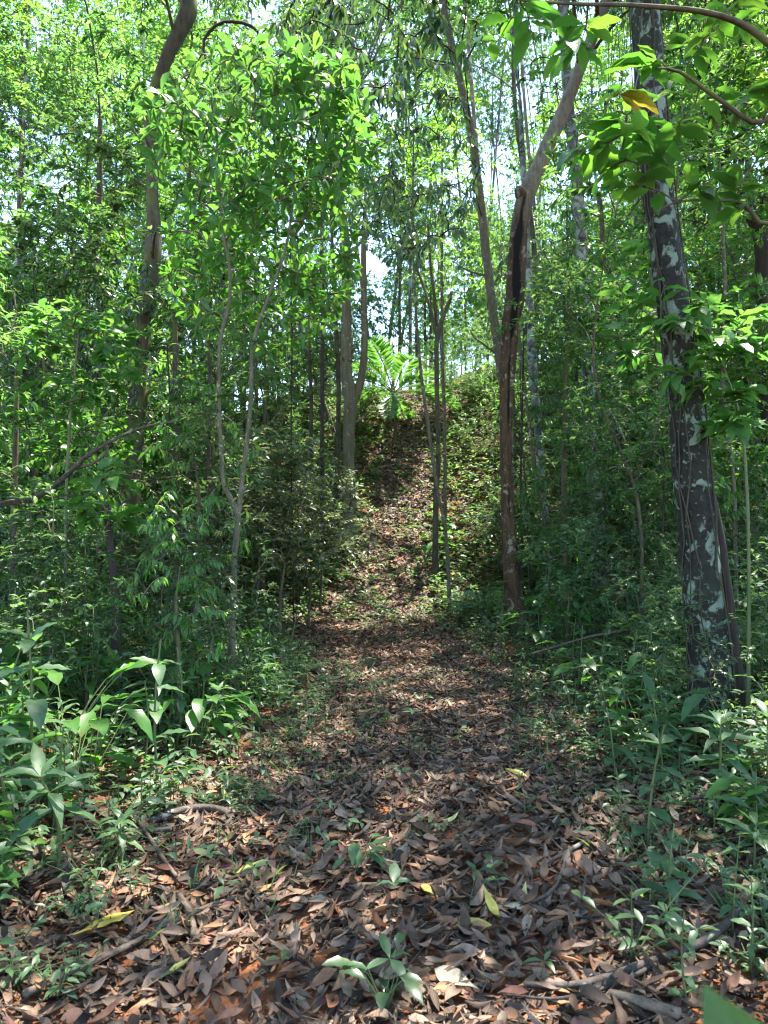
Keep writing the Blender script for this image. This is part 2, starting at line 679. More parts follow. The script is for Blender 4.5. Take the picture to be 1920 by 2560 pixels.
M['bark_scar'] = bark_mat('bark_brown_with_burnt_scar', (.03, .016, .008), (.1, .06, .033), (.2, .18, .13), 9, .6, 20, .25, scar=(.006, .005, .004), bump=1.)
M['bark_pale'] = bark_mat('bark_pale_thin', (.06, .051, .03), (.16, .142, .09), (.27, .27, .2), 9, .6, 22, .35, moss=(.08, .085, .04), bump=.9)
M['bark_dark'] = bark_mat('bark_dark_cracked', (.018, .014, .011), (.06, .045, .034), None, scale=18, stretch=.2, bump=1.)
M['bark_moss'] = bark_mat('bark_mossy', (.04, .033, .021), (.11, .09, .06), None, scale=14, stretch=.3, moss=(.1, .11, .035))
M['bark_branch'] = bark_mat('bark_mossy_dark', (.025, .02, .014), (.075, .062, .042), (.14, .15, .09), 14, .58, 26, 1., moss=(.06, .075, .022), bump=1.)
M['bark_far'] = bark_mat('bark_far', (.06, .05, .036), (.15, .13, .1), (.28, .28, .24), 2.4, .57, 5, .3)
M['scar'] = bark_mat('charred_scar', (.004, .004, .004), (.02, .016, .013), None, scale=24, stretch=.15, bump=1.)
M['stick'] = bark_mat('dead_stick', (.05, .036, .026), (.17, .13, .092), None, scale=30, stretch=1., bump=.4)
M['stick_dark'] = bark_mat('dead_branch_dark', (.03, .024, .02), (.1, .08, .065), (.2, .19, .16), 8, .6, 24, 1., bump=.6)
M['vine'] = bark_mat('liana_bark', (.026, .021, .014), (.075, .062, .042), None, scale=26, stretch=.3, bump=.4)
M['stem'] = bark_mat('green_stem', (.06, .09, .03), (.12, .13, .055), None, scale=20, stretch=.4, bump=.2, rough=.6)


def ground_mat():
    m, nt, out, N, Lk = new_mat('red_soil_with_humus')
    tc = N('TexCoord')

    def noise(s, d=6, rgh=.6, off=0):
        mp = N('Mapping')
        mp.inputs['Location'].default_value = (off, off, off)
        Lk(tc.outputs['Object'], mp.inputs[0])
        n = N('TexNoise')
        n.inputs['Scale'].default_value = s
        n.inputs['Detail'].default_value = d
        n.inputs['Roughness'].default_value = rgh
        Lk(mp.outputs[0], n.inputs[0])
        return n
    big = noise(1.6, 5, .6)
    fine = noise(28, 6, .7, 3)
    r = ramp(N, [(.3, (.05, .032, .021)), (.52, (.085, .045, .027)), (.64, (.22, .088, .042)), (.78, (.33, .135, .06))])
    at_ = N('Attribute', attribute_name='lc')
    sx = N('SeparateXYZ')
    Lk(at_.outputs['Vector'], sx.inputs[0])
    ma = N('Math', operation='MULTIPLY_ADD')
    Lk(sx.outputs[0], ma.inputs[0])
    ma.inputs[1].default_value = .2
    Lk(big.outputs[0], ma.inputs[2])
    Lk(ma.outputs[0], r.inputs[0])
    r2 = ramp(N, [(.25, (.45, .42, .4)), (.7, (1.15, 1.1, 1.05))])
    Lk(fine.outputs[0], r2.inputs[0])
    mu = N('Mix', data_type='RGBA', blend_type='MULTIPLY')
    mu.inputs['Factor'].default_value = 1
    Lk(r.outputs[0], mu.inputs['A'])
    Lk(r2.outputs[0], mu.inputs['B'])
    b = N('BsdfPrincipled')
    b.inputs['Roughness'].default_value = .95
    b.inputs['Specular IOR Level'].default_value = .15
    Lk(mu.outputs['Result'], b.inputs['Base Color'])
    bu = N('Bump')
    bu.inputs['Strength'].default_value = .9
    bu.inputs['Distance'].default_value = .03
    Lk(fine.outputs[0], bu.inputs['Height'])
    Lk(bu.outputs[0], b.inputs['Normal'])
    Lk(b.outputs[0], out.inputs[0])
    return m


M['ground'] = ground_mat()

# ---------------------------------------------------------------- ground
gx = np.sinh(np.linspace(-1, 1, 261) * 4.6) / np.sinh(4.6) * 400
gy = np.concatenate([-np.sinh(np.linspace(1, 0, 60, endpoint=False) * 4.6) / np.sinh(4.6) * 200, np.linspace(0, 26, 300), 26 + np.sinh(np.linspace(0, 1, 90)[1:] * 4) / np.sinh(4) * 900])
GX, GY = np.meshgrid(gx, gy)
GZ = hgt(GX, GY)
gb = MB()
nx, ny = len(gx), len(gy)
ii = (np.arange(ny - 1)[:, None] * nx + np.arange(nx - 1)[None])
gq = np.stack([ii, ii + 1, ii + nx + 1, ii + nx], -1)
gv = np.stack([GX, GY, GZ], -1).reshape(-1, 3)
glc = np.zeros_like(gv)
glc[:, 0] = 1 - smooth((np.abs(gv[:, 0] - path_c(gv[:, 1])) / path_w(gv[:, 1]) - .8) / .6)
glc[:, 0] *= 1 - .75 * smooth((gv[:, 1] - 9) / 4)
gb.add(gv, glc, None, gq)
tag(obj('ground', gb.mesh('ground', M['ground'])), 'red soil forest floor with a leaf strewn path rising to a hill', None, kind='structure')

# ---------------------------------------------------------------- leaf templates
T_LO = leaf_tpl(2, .38, .25, .18)                       # 4 triangles, far crowns
T_LO_N = leaf_tpl(2, .26, .3, .3)                       # narrow
T_MID = [leaf_tpl(3, .38, .3, d, 'ell', wave=.1) for d in (.15, .3, .45)]
T_MIDN = [leaf_tpl(3, .28, .3, d, 'lan') for d in (.15, .35, .5)]
T_OBL = [leaf_tpl(4, .4, .3, d, 'obl', wave=.15, twist=w) for d, w in ((.12, .2), (.28, -.3), (.42, .3))]
T_ELL = [leaf_tpl(6, .42, .25, d, 'ell', wave=.12, twist=w) for d, w in ((.1, .2), (.25, -.35), (.4, .3), (.55, 0))]
T_LAN = [leaf_tpl(6, .3, .3, d, 'lan', wave=.12, twist=w) for d, w in ((.12, .3), (.3, -.3), (.48, .2), (.62, 0))]
T_HRT = [leaf_tpl(6, .72, .12, d, 'heart', wave=.1, petiole=.0, twist=w) for d, w in ((.15, .2), (.35, -.2))]
T_LIT = [leaf_tpl(8, w, f, d, p, wave=v, twist=t, curl=c) for w, f, d, v, t, c, p in (
    (.42, .45, .12, .05, .4, 0, 'ell'), (.4, .1, -.25, .05, -.5, .8, 'ell'), (.46, .6, -.12, .04, .7, 0, 'ell'), (.34, .2, .3, .06, -.9, .4, 'lan'),
    (.42, .0, -.4, .05, .3, 1.0, 'ell'), (.34, .7, -.3, .04, .3, 0, 'lan'), (.44, .2, .05, .08, -.4, .2, 'obl'), (.38, .4, -.55, .05, 1.1, 0, 'ell'),
    (.55, .25, .12, .06, .4, .3, 'ell'), (.26, .4, -.35, .04, 1.0, 0, 'lan'), (.5, .5, -.25, .08, -.7, 0, 'obl'))]
T_LIT_LO = [leaf_tpl(4, w, f, d, 'ell', wave=.03, twist=t, curl=c) for w, f, d, t, c in ((.45, .4, .15, .5, 0), (.42, 0, -.3, -.5, .8), (.48, .2, -.15, .9, .1), (.38, .5, -.4, 0, 0))]


# ---------------------------------------------------------------- plant grammar
def grow(starts, targets, bend=.12):
    """join every target to the nearest point already on the plant; gives paths root to tip"""
    nodes = [np.asarray(s, float) for s in starts]
    targets = np.asarray(targets, float)
    S = np.asarray(nodes)
    d = np.array([np.min(np.linalg.norm(S - t, axis=1)) for t in targets])
    paths = []
    for i in np.argsort(d):
        t = targets[i]
        A = np.asarray(nodes)
        w = np.linalg.norm(A - t, axis=1) + .35 * np.maximum(0, A[:, 2] - t[2])
        a = A[np.argmin(w)]
        L = np.linalg.norm(t - a)
        m1 = a + (t - a) * .4 + rng.normal(size=3) * L * bend + UP * L * .08
        m2 = a + (t - a) * .72 + rng.normal(size=3) * L * bend * .8 + UP * L * .07
        p = spline([a, m1, m2, t], max(L / 6, .02))
        paths.append(p)
        nodes += [p[len(p) // 3], p[2 * len(p) // 3], p[-1]]
    return paths


def twig_leaves(path, k, L, style='alt', lo=.3, spread=1.):
    path = np.asarray(path)
    n = len(path)
    T = nrm(np.gradient(path, axis=0))
    if style == 'rosette':
        u = rng.uniform(.86, 1., k)
    else:
        u = np.linspace(lo, 1., k) + rng.uniform(-.04, .04, k)
    f = np.clip(u, 0, 1) * (n - 1)
    i = np.clip(f.astype(int), 0, n - 2)
    w = (f - i)[:, None]
    P = path[i] * (1 - w) + path[i + 1] * w
    Tg = T[i]
    side = np.cross(Tg, UP)
    sn = np.linalg.norm(side, axis=1, keepdims=True)
    side = np.where(sn < .15, nrm(rng.normal(size=(k, 3)) * np.array([1, 1, .1])), side / np.maximum(sn, 1e-6))
    sg = np.where(np.arange(k) % 2 == 0, 1., -1.)[:, None]
    noise = rng.normal(size=(k, 3))
    if style == 'rosette':
        a = np.arange(k) * 2.4 + rng.uniform(0, 6)
        up2 = nrm(np.cross(side, Tg))
        rad = np.cos(a)[:, None] * side + np.sin(a)[:, None] * up2
        D = rad * spread + Tg * .45 + UP * .1 + noise * .18
        Nn = UP * .8 + Tg * .5 + noise[:, ::-1] * .25
    elif style == 'droop':
        D = Tg * .35 + side * sg * .5 * spread - UP * .75 + noise * .22
        Nn = UP * .5 + side * sg * .9 + noise[:, ::-1] * .35
    else:
        D = Tg * .6 + side * sg * spread + UP * .02 + noise * .22
        Nn = UP + noise[:, ::-1] * .3
    D = nrm(D)
    Nn = Nn - D * np.sum(Nn * D, axis=1, keepdims=True)
    bad = np.linalg.norm(Nn, axis=1) < .1
    Nn[bad] = np.cross(D[bad], side[bad])
    return P, D, nrm(Nn), L * rng.uniform(.65, 1.15, k)


def ellipsoid(n, R, shell=.45):
    v = nrm(rng.normal(size=(n, 3)))
    r = (shell + (1 - shell) * rng.random(n) ** .6)[:, None]
    return v * r * np.asarray(R)


def foliage_mesh(name, targets, starts, k, L, style, tpls, mats, r0=.012, lo=.3, sides=3, width=1., spread=1., step=None):
    """one clump: fine twigs (slot 1) and leaves (slot 0)"""
    mb = MB()
    paths = grow(starts, targets)
    acc = {i: [[], [], [], []] for i in range(len(tpls))}
    for j, p in enumerate(paths):
        mb.tube(p[::max(1, len(p) // 4)] if len(p) > 5 else p, np.linspace(r0, r0 * .35, len(p[::max(1, len(p) // 4)] if len(p) > 5 else p)), sides, m=1)
        kk = k if np.isscalar(k) else int(rng.integers(k[0], k[1] + 1))
        P, D, Nn, LL = twig_leaves(p, kk, L, style, lo, spread)
        a = acc[j % len(tpls)]
        for q, w in zip(a, (P, D, Nn, LL)):
            q.append(w)
    for i, a in acc.items():
        if a[0]:
            mb.leaves(tpls[i], np.concatenate(a[0]), np.concatenate(a[1]), np.concatenate(a[2]), np.concatenate(a[3]), width)
    return mb.mesh(name, mats)


# clumps of foliage shared by the crowns of many trees
CLUMP = {}


def clump(kind, R, nt, k, L, style, tpls, mats, r0=.014, n=3, width=1., lo=.3):
    CLUMP[kind] = [foliage_mesh('clump_' + kind, ellipsoid(nt, R), [(0, 0, 0)], k, L, style, tpls, mats, r0, lo, 3, width) for _ in range(n)]


clump('fine', (1.7, 1.7, 1.2), 170, (11, 16), .155, 'alt', [T_LO], [M['canopy'], M['bark_far']])
clump('yellow', (1.7, 1.7, 1.2), 160, (11, 15), .165, 'alt', [T_LO], [M['yellowgreen'], M['bark_far']])
clump('narrow', (1.6, 1.6, 1.3), 160, (12, 17), .175, 'droop', [T_LO_N], [M['canopy'], M['bark_far']])
clump('droop', (1.4, 1.4, 1.0), 95, (9, 13), .2, 'droop', T_MIDN, [M['dark'], M['bark_dark']])
clump('broad', (1.4, 1.4, 1.0), 80, (8, 12), .22, 'rosette', T_MID, [M['broad'], M['bark_moss']])
clump('dark', (1.4, 1.4, 1.0), 110, (9, 14), .17, 'alt', T_MID, [M['dark'], M['bark_dark']])

# sunny gaps: places on the ground (or hill) that the sun reaches
GAPS = [(on_ground(px, py), r) for px, py, r in ((880, 1570, .5), (760, 1530, .5), (1010, 1230, 1.3), (1000, 1080, 1.4), (1120, 1000, 1.5), (1190, 1080, 1.2), (1180, 930, 1.5), (1130, 1330, 1.0))]
GAPS += [(at(960, 940, 20), 1.8), (at(880, 800, 14.), .8), (at(640, 260, 6.8), 1.7), (at(880, 1000, 14.), .6), (at(180, 1320, 15), .6), (at(150, 850, 6.3), 1.0), (at(1540, 360, 3.7), .5), (at(1780, 900, 5.2), .8)]


GAPK = .85


def shades_gap(p, r):
    for g, gr in GAPS:
        v = np.asarray(p) - g
        t = v @ SUN
        if t > .3 and np.linalg.norm(v - SUN * t) < gr * GAPK + r:
            return True
    return False


# ---------------------------------------------------------------- trees
PENDING = []        # things of one kind whose label is finished by where they stand
TREES = []          # (root, trunk points, base point) of every tree whose crown spreads overhead


def trunk_part(root, name, pts, rad, mat, sides=14, rough=.08, step=.09, seed=0, flare=0., cap=False, dent=None):
    """pts in world coordinates; the part is stored relative to its root"""
    P = spline(np.column_stack([pts, rad]), step)
    c, r = P[:, :3], P[:, 3].copy()
    if flare:
        s = np.cumsum(np.r_[0, np.linalg.norm(np.diff(c, axis=0), axis=1)])
        r = r * (1 + flare * np.exp(-s / .22))
    mb = MB()
    O = np.array(root.location)
    mb.tube(c - O, r, sides, rough=rough, seed=seed, cap=cap, dent=(lambda p, n: dent(p + O, n)) if dent else None)
    o = obj(name, mb.mesh(name, mat), root)
    return o, c, r


def px_path(ctrl, Y0, Y1=None):
    """control list of (px, py) from the base up, spread from depth Y0 to Y1"""
    n = len(ctrl)
    return np.array([at(x, y, Y0 + (Y1 - Y0 if Y1 is not None else 0) * i / (n - 1)) for i, (x, y) in enumerate(ctrl)])


def tree(name, label, ctrl, wpx, mat, Y=None, Y1=None, top=None, cat='tree', group=None, flare=.5, rough=.08, sides=14, seed=0, overhead=True, dent=None, step=.09):
    """trunk through photo positions ctrl (base first), wpx = widths there in photo pixels"""
    g = on_ground(*ctrl[0]) if Y is None else None
    Yb = g[1] if g is not None else Y
    pts = px_path(ctrl, Yb, Y1)
    pts[0, 2] = hgt(pts[0, 0], pts[0, 1]) - .08
    rad = np.array([w / FPX * p[1] * .5 for w, p in zip(wpx, pts)])
    if top is not None:                                  # carry on above the frame
        d = nrm(pts[-1] - pts[-2])
        d = nrm(d + UP * .8)
        L = (top - pts[-1, 2]) / max(d[2], .3)
        if L > .3:
            ex = [pts[-1] + d * L * f + np.array([rng.normal() * .15, rng.normal() * .15, 0]) for f in (.33, .66, 1.)]
            pts = np.vstack([pts, ex])
            rad = np.r_[rad, rad[-1] * .85, rad[-1] * .65, rad[-1] * .35]
    base = pts[0].copy()
    base[2] += .08
    root = thing(name, label, cat, base, group)
    o, c, r = trunk_part(root, 'trunk', pts, rad, mat, sides, rough, step, seed=seed, flare=flare, dent=dent)
    if overhead:
        TREES.append((root, c, r, mat))
    return root, c, r


rng = np.random.default_rng(101)
T1 = tree('lichen_tree', 'large dark trunk with pale lichen patches and clinging lianas right of the path',
          [(1782, 1800), (1772, 1650), (1760, 1500), (1728, 1160), (1695, 860), (1640, 430), (1612, 0)], [112, 100, 95, 84, 80, 72, 68], M['bark_lichen'], top=11.5, flare=.05, sides=24, seed=1)
def scar_mask(p, n):
    """hollow burnt strip on the near side of the bent trunk, ragged, wide above and narrowing to a seam below"""
    _, v, _ = to_px(p)
    z = p[..., 2]
    half = np.interp(v, [480, 520, 600, 760, 860, 1000, 1150, 1300, 1400], [.0, .35, .62, .6, .42, .26, .2, .14, .0])
    cen = np.interp(v, [480, 600, 740, 860, 1150], [-.25, -.15, -.1, .1, .15])
    lat = n[..., 0] - cen
    rag = .12 * np.sin(z * 4.1 + n[..., 0] * 3) + .07 * np.sin(z * 9.7 + 1.3) + .03 * np.sin(z * 21 + n[..., 0] * 9)
    return smooth((half + rag * (half > .01) - np.abs(lat)) / .34) * (n[..., 1] < .15) * (half > .01)


T2 = tree('bent_tree', 'brown bent trunk with black scar and a sharp kink leaning right',
          [(1296, 1566), (1277, 1430), (1266, 1150), (1272, 860), (1288, 740), (1296, 600), (1312, 500), (1352, 405), (1388, 324), (1437, 203), (1478, 98), (1518, 0)],
          [52, 36, 32, 40, 47, 47, 45, 38, 35, 31, 31, 31], M['bark_scar'], top=9.5, sides=40, seed=2, dent=scar_mask, step=.035)
T2b = tree('slender_tree', 'slender pale grey trunk curving up left of the bent trunk',
           [(1280, 1545), (1272, 1200), (1262, 1000), (1243, 860), (1222, 690), (1203, 520), (1182, 359), (1150, 200), (1104, 0)], [20, 20, 21, 22, 22, 21, 20, 18, 16], M['bark_pale'], Y=12.2, top=11, seed=3)
T3 = tree('mottled_tree', 'grey and white mottled trunk between the bent trunk and the large lichen trunk',
          [(1502, 1508), (1496, 1352), (1483, 1180), (1472, 1000), (1466, 860), (1455, 640), (1440, 420), (1428, 330), (1412, 120), (1410, 0)], [48, 38, 34, 32, 31, 31, 30, 27, 24, 23], M['bark_mottled'], Y=12.6, top=13, seed=4)
T4 = tree('thin_mottled_tree', 'thin mottled lichen trunk just right of the bent brown trunk',
          [(1386, 1505), (1375, 1400), (1358, 1250), (1346, 1080), (1334, 960), (1330, 860), (1322, 700), (1316, 560), (1308, 420), (1300, 250)], [25, 21, 20, 22, 22, 22, 17, 15, 13, 10], M['bark_mottled'], Y=13.4, top=9, seed=5)
T5 = tree('forked_tree', 'pale brown forked trunk on the hill left of the palm',
          [(872, 1330), (872, 1200), (872, 1080), (876, 1000), (866, 930), (866, 860), (866, 740), (864, 608), (850, 480), (842, 340)], [40, 32, 30, 33, 29, 27, 25, 22, 18, 14], M['bark_brown'], top=10, seed=6)
arm, _, _ = trunk_part(T5[0], 'limb', px_path([(880, 1010), (894, 978), (906, 930), (911, 860), (910, 740), (909, 608), (915, 480)], T5[1][0][1] + .05), np.array([.11, .1, .085, .08, .07, .06, .03]), M['bark_brown'], 10, seed=7)
T6 = tree('forked_sapling', 'pale sapling with a low fork and bright broad leaves left of the path',
          [(578, 1716), (582, 1555), (587, 1381), (595, 1282), (562, 1219), (553, 1120), (547, 1005), (550, 860), (572, 760), (575, 680), (556, 560), (540, 376)], [20, 16, 15, 16, 11, 11, 11, 10, 9, 8, 7, 4], M['bark_pale'], cat='sapling', sides=10, seed=8, overhead=False, flare=.3)
arm6, c6, _ = trunk_part(T6[0], 'limb', px_path([(596, 1284), (608, 1180), (622, 1062), (628, 976), (632, 860), (668, 750), (712, 630), (732, 510), (735, 434)], T6[1][0][1] + .02), np.array([.026, .022, .022, .02, .018, .016, .014, .011, .008]), M['bark_pale'], 9, seed=9)
T7 = tree('leaning_tree', 'big brown trunk on the left leaning right, behind the leafy sapling',
          [(305, 1590), (316, 1420), (325, 1250), (340, 1040), (352, 860), (372, 725), (385, 580), (382, 490), (380, 270), (418, 145), (462, 50), (470, 0)], [70, 55, 48, 44, 46, 46, 38, 28, 30, 32, 40, 42], M['bark_moss'], Y=10.2, Y1=10.6, top=12, sides=18, seed=10)
T8 = tree('shaded_tree', 'dark upright trunk with a sunlit patch near its base at far left',
          [(183, 1385), (186, 1290), (186, 1150), (192, 1000), (197, 880), (200, 780), (240, 650), (248, 500), (250, 300)], [30, 27, 26, 24, 22, 20, 16, 15, 12], M['bark_moss'], Y=13.8, top=9, seed=11)
T9 = tree('broken_stump', 'short dark broken stem with leaves sprouting from its top',
          [(296, 1680), (292, 1600), (290, 1530), (284, 1440), (274, 1350), (264, 1262)], [28, 21, 20, 19, 18, 15], M['bark_dark'], Y=5.9, cat='stump', sides=10, rough=.16, seed=12, overhead=False)
T10 = tree('brown_tree', 'plain brown trunk standing behind the large lichen trunk',
           [(1678, 1420), (1664, 1300), (1655, 1150), (1648, 1000), (1640, 850), (1630, 600), (1622, 400)], [34, 24, 22, 21, 20, 17, 13], M['bark_brown'], Y=13.6, top=10, seed=13)
T11 = tree('pale_tree', 'pale straight trunk seen between mottled and large lichen trunks',
           [(1588, 1430), (1584, 1300), (1578, 1150), (1556, 1090), (1540, 1000), (1516, 880), (1508, 700), (1500, 500)], [14, 14, 14, 15, 17, 18, 14, 11], M['bark_pale'], Y=14.2, top=9, seed=14)
T12 = tree('pale_sapling', 'thin pale stem just right of the large lichen trunk',
           [(1838, 1420), (1836, 1280), (1828, 1150), (1812, 1050), (1806, 900), (1812, 700), (1800, 450), (1795, 300)], [13, 12, 12, 12, 10, 9, 7, 5], M['bark_pale'], Y=9.5, cat='sapling', sides=8, seed=15, overhead=False)
T13 = tree('twin_stem_tree', 'mossy slim trunk standing below the palm on the hill',
           [(1088, 1320), (1090, 1250), (1096, 1150), (1094, 1050), (1092, 930), (1094, 840), (1120, 760), (1128, 745)], [17, 14, 13, 12, 12, 12, 10, 8], M['bark_moss'], Y=14.2, sides=9, seed=16, overhead=False)
trunk_part(T13[0], 'limb', px_path([(1094, 850), (1080, 790), (1060, 720), (1040, 660), (1036, 600)], 14.2), np.array([.045, .035, .03, .025, .015]), M['bark_moss'], 7)
trunk_part(T13[0], 'limb', px_path([(1093, 845), (1086, 740), (1076, 660), (1070, 560)], 14.25), np.array([.04, .035, .03, .02]), M['bark_moss'], 7)
T14 = tree('leaning_sapling', 'thin grey sapling leaning left on the hill beside the palm',
           [(1126, 1420), (1114, 1330), (1094, 1230), (1070, 1060), (1056, 960), (1046, 860), (1036, 700), (1032, 500), (1034, 330)], [10, 9, 9, 9, 8, 7, 6, 5, 4], M['bark_pale'], Y=12.4, cat='sapling', sides=8, seed=17, overhead=False)
T15 = tree('straight_sapling', 'straight thin sapling on the hill, right neighbour of the mossy trunk',
           [(1113, 1240), (1112, 1100), (1108, 960), (1106, 860), (1104, 700), (1108, 520)], [10, 9, 9, 8, 7, 5], M['bark_pale'], Y=15., cat='sapling', sides=7, seed=18, overhead=False)
T16 = tree('whip_sapling', 'thin pale whip crossing the mottled stem right of bent trunk',
           [(1392, 1500), (1374, 1380), (1348, 1230), (1332, 1140), (1316, 1000), (1304, 900), (1296, 800)], [12, 10, 10, 9, 8, 7, 5], M['bark_pale'], Y=12.0, cat='sapling', sides=7, seed=19, overhead=False)
T17 = tree('back_dark_tree', 'dark trunk half hidden behind the pale brown forked trunk',
           [(842, 1180), (845, 1080), (847, 960), (842, 860), (832, 640), (820, 420)], [13, 12, 12, 11, 9, 6], M['bark_moss'], Y=16.5, top=11, seed=20)
T18 = tree('far_left_tree', 'brown trunk at the far left edge of the forest',
           [(48, 1420), (46, 1200), (44, 1000), (48, 800), (50, 620), (48, 450)], [17, 16, 15, 16, 14, 11], M['bark_far'], Y=14.5, top=10, seed=21)
T19 = tree('right_leaning_tree', 'dark leaning trunk at the right edge behind the leaves',
           [(1935, 1100), (1915, 800), (1905, 600), (1868, 520), (1822, 440), (1790, 370), (1740, 290)], [44, 42, 40, 32, 26, 22, 16], M['bark_dark'], Y=13.5, seed=22)

# burl at the kink of the bent trunk
bp = px_path([(1296, 498), (1306, 486), (1322, 478)], T2[1][0][1] - .05)
trunk_part(T2[0], 'burl', bp, np.array([.05, .115, .06]), M['bark_scar'], 12, .2, .03, 3, cap=True)

# lianas on the large lichen trunk
c1, r1 = T1[1], T1[2]
for k in range(5):
    i0, i1 = (0, int(len(c1) * rng.uniform(.42, .62)))
    idx = np.arange(i0, i1, 2)
    ph, wd = rng.uniform(-2.9, .3), rng.uniform(-.22, .22)
    if k == 7:
        wd = 1.0
    s = np.linspace(0, 1, len(idx)) * (i1 * .09)
    a = ph + wd * s + .3 * np.sin(s * 2.1 + k) + .14 * np.sin(s * 6.3 + 2 * k) + .07 * np.sin(s * 13 + k)
    off = .99 + .05 * np.abs(np.sin(s * 1.7 + k * 2))
    rr = r1[idx] * off + .012
    pts = c1[idx] + np.stack([np.cos(a) * rr, np.sin(a) * rr, 0 * a], -1)
    mb = MB()
    rv = rng.choice([.004, .005, .007, .01])
    mb.tube(pts - np.array(T1[0].location), rv * (1 + .2 * np.sin(s * 5)), 6)
    obj('vine', mb.mesh('vine', M['vine']), T1[0])
# second dark stem fused to the right side of that trunk
trunk_part(T1[0], 'root_stem', px_path([(1850, 1790), (1838, 1680), (1826, 1560), (1812, 1450), (1800, 1340), (1782, 1240)], T1[1][0][1] + .05), np.array([.065, .055, .05, .045, .036, .02]), M['bark_dark'], 12, .2, seed=8)

for tr in (T2b, T3, T4, T5, T6, T12, T13, T14, T15, T16, T7, T10):
    c, r = tr[1], tr[2]
    O = np.array(tr[0].location)
    mt = tr[0].children[0].data.materials[0]
    for k in range(7):
        i = int(rng.uniform(.12, .75) * len(c))
        a = rng.uniform(math.pi, 2 * math.pi) if rng.random() < .7 else rng.uniform(0, math.pi)
        d = np.array([math.cos(a), math.sin(a), rng.uniform(.1, .8)])
        L = rng.uniform(.06, .2) if rng.random() < .6 else rng.uniform(.25, .6)
        mb = MB()
        q = spline([c[i], c[i] + d * (r[i] + L * .5) + rng.normal(size=3) * L * .1, c[i] + d * (r[i] + L) + rng.normal(size=3) * L * .18], L / 4)
        mb.tube(q - O, np.linspace(max(.005, r[i] * .3), max(.0025, r[i] * .1), len(q)), 5, rough=.2, cap=True)
        obj('twig', mb.mesh('twig', mt), tr[0])

# diagonal mossy limb entering from the left
gl = at(-120, 1330, 5.6)
B1 = thing('mossy_branch', 'mossy bare branch slanting up from the left edge', 'branch', (gl[0] - .5, gl[1], float(hgt(gl[0] - .5, gl[1]))))
trunk_part(B1, 'limb', np.vstack([[gl[0] - .5, gl[1], hgt(gl[0] - .5, gl[1]) - .05], [gl[0] - .4, gl[1], .6], px_path([(-60, 1300), (80, 1248), (150, 1200), (214, 1143), (290, 1097), (360, 1068), (451, 1051)], 5.6)]), np.array([.04, .03, .024, .02, .018, .016, .014, .011, .006]), M['bark_branch'], 10, .3, .035)
trunk_part(B1, 'twig', px_path([(180, 1172), (230, 1160), (262, 1135), (276, 1105)], 5.62), np.array([.016, .012, .009, .005]), M['bark_moss'], 6)


# ---------------------------------------------------------------- foliage painted by region on the named trees
def hero_foliage(root, starts, region, n, style, L, tpls, lmat, tmat, k=(6, 9), n_obj=0, r0=.011, lo=.3, yellow=0, spread=1., width=1., joined_name='foliage', avoid=False):
    """twigs reach to n points of a region (cx, cy, rx, ry, Y0, Y1 in photo pixels and metres); the nearest leaves are objects"""
    cx, cy_, rx, ry, Y0, Y1 = region
    T = []
    while len(T) < n:
        a, b = rng.uniform(-1, 1, 2)
        if a * a + b * b < 1 and abs(a * a + b * b) > .02:
            q = at(cx + a * rx, cy_ + b * ry, rng.uniform(Y0, Y1))
            if avoid and shades_gap(q, .15):
                n -= .5
                continue
            T.append(q)
    paths = grow(starts, T, .1)
    O = np.array(root.location)
    tw = MB()
    Ls = [[], [], [], []]
    for p in paths:
        tw.tube(p - O, np.linspace(r0, r0 * .3, len(p)), 4)
        kk = int(rng.integers(k[0], k[1] + 1))
        for q, w in zip(Ls, twig_leaves(p, kk, L, style, lo, spread)):
            q.append(w)
    obj('twigs', tw.mesh('twigs', tmat), root)['kind'] = 'stuff'
    P, D, Nn, LL = [np.concatenate(q) for q in Ls]
    order = np.argsort(P[:, 1])
    sel, rest = order[:n_obj], order[n_obj:]
    if n_obj:
        mes = leaf_meshes(lmat, tpls)
        for j, i in enumerate(sel):
            me = mes[j % len(mes)]
            if j < yellow:
                me = leaf_meshes('yellow', tpls)[j % len(tpls)]
            obj('leaf', me, root, mat=basis(P[i] - O, D[i], Nn[i], LL[i], width))
    if len(rest):
        mb = MB()
        for j, tpl in enumerate(tpls):
            r = rest[j::len(tpls)]
            mb.leaves(tpl, P[r] - O, D[r], Nn[r], LL[r], width)
        o = obj(joined_name, mb.mesh(joined_name, M[lmat]), root)
        o['kind'] = 'stuff'
    return paths


_LM = {}


def leaf_meshes(lmat, tpls):
    key = (lmat, id(tpls))
    if key not in _LM:
        out = []
        for t in tpls:
            mb = MB()
            mb.leaves(t, [(0, 0, 0)], [(1, 0, 0)], [(0, 0, 1)], 1.)
            out.append(mb.mesh('leaf_' + lmat, M[lmat]))
        _LM[key] = out
    return _LM[key]


rng = np.random.default_rng(102)
up6 = [p for p in list(T6[1][::4]) + list(c6[::4]) if p[2] > 2.6]
hero_foliage(T6[0], up6, (650, 330, 310, 225, 6.2, 7.8), 240, 'rosette', .185, T_OBL, 'bright', M['bark_pale'], (6, 9), 300)
hero_foliage(T6[0], up6, (650, 640, 240, 240, 6.8, 8.6), 220, 'rosette', .165, T_OBL, 'broad', M['bark_pale'], (5, 8), 0, joined_name='lower_foliage')

hero_foliage(T6[0], [p for p in list(T6[1][::4]) + list(c6[::4]) if 1.2 < p[2] < 3.4], (600, 1020, 170, 230, 6.6, 7.6), 46, 'alt', .11, T_MID, 'dark', M['bark_pale'], (7, 11), 0, .004, joined_name='middle_foliage')

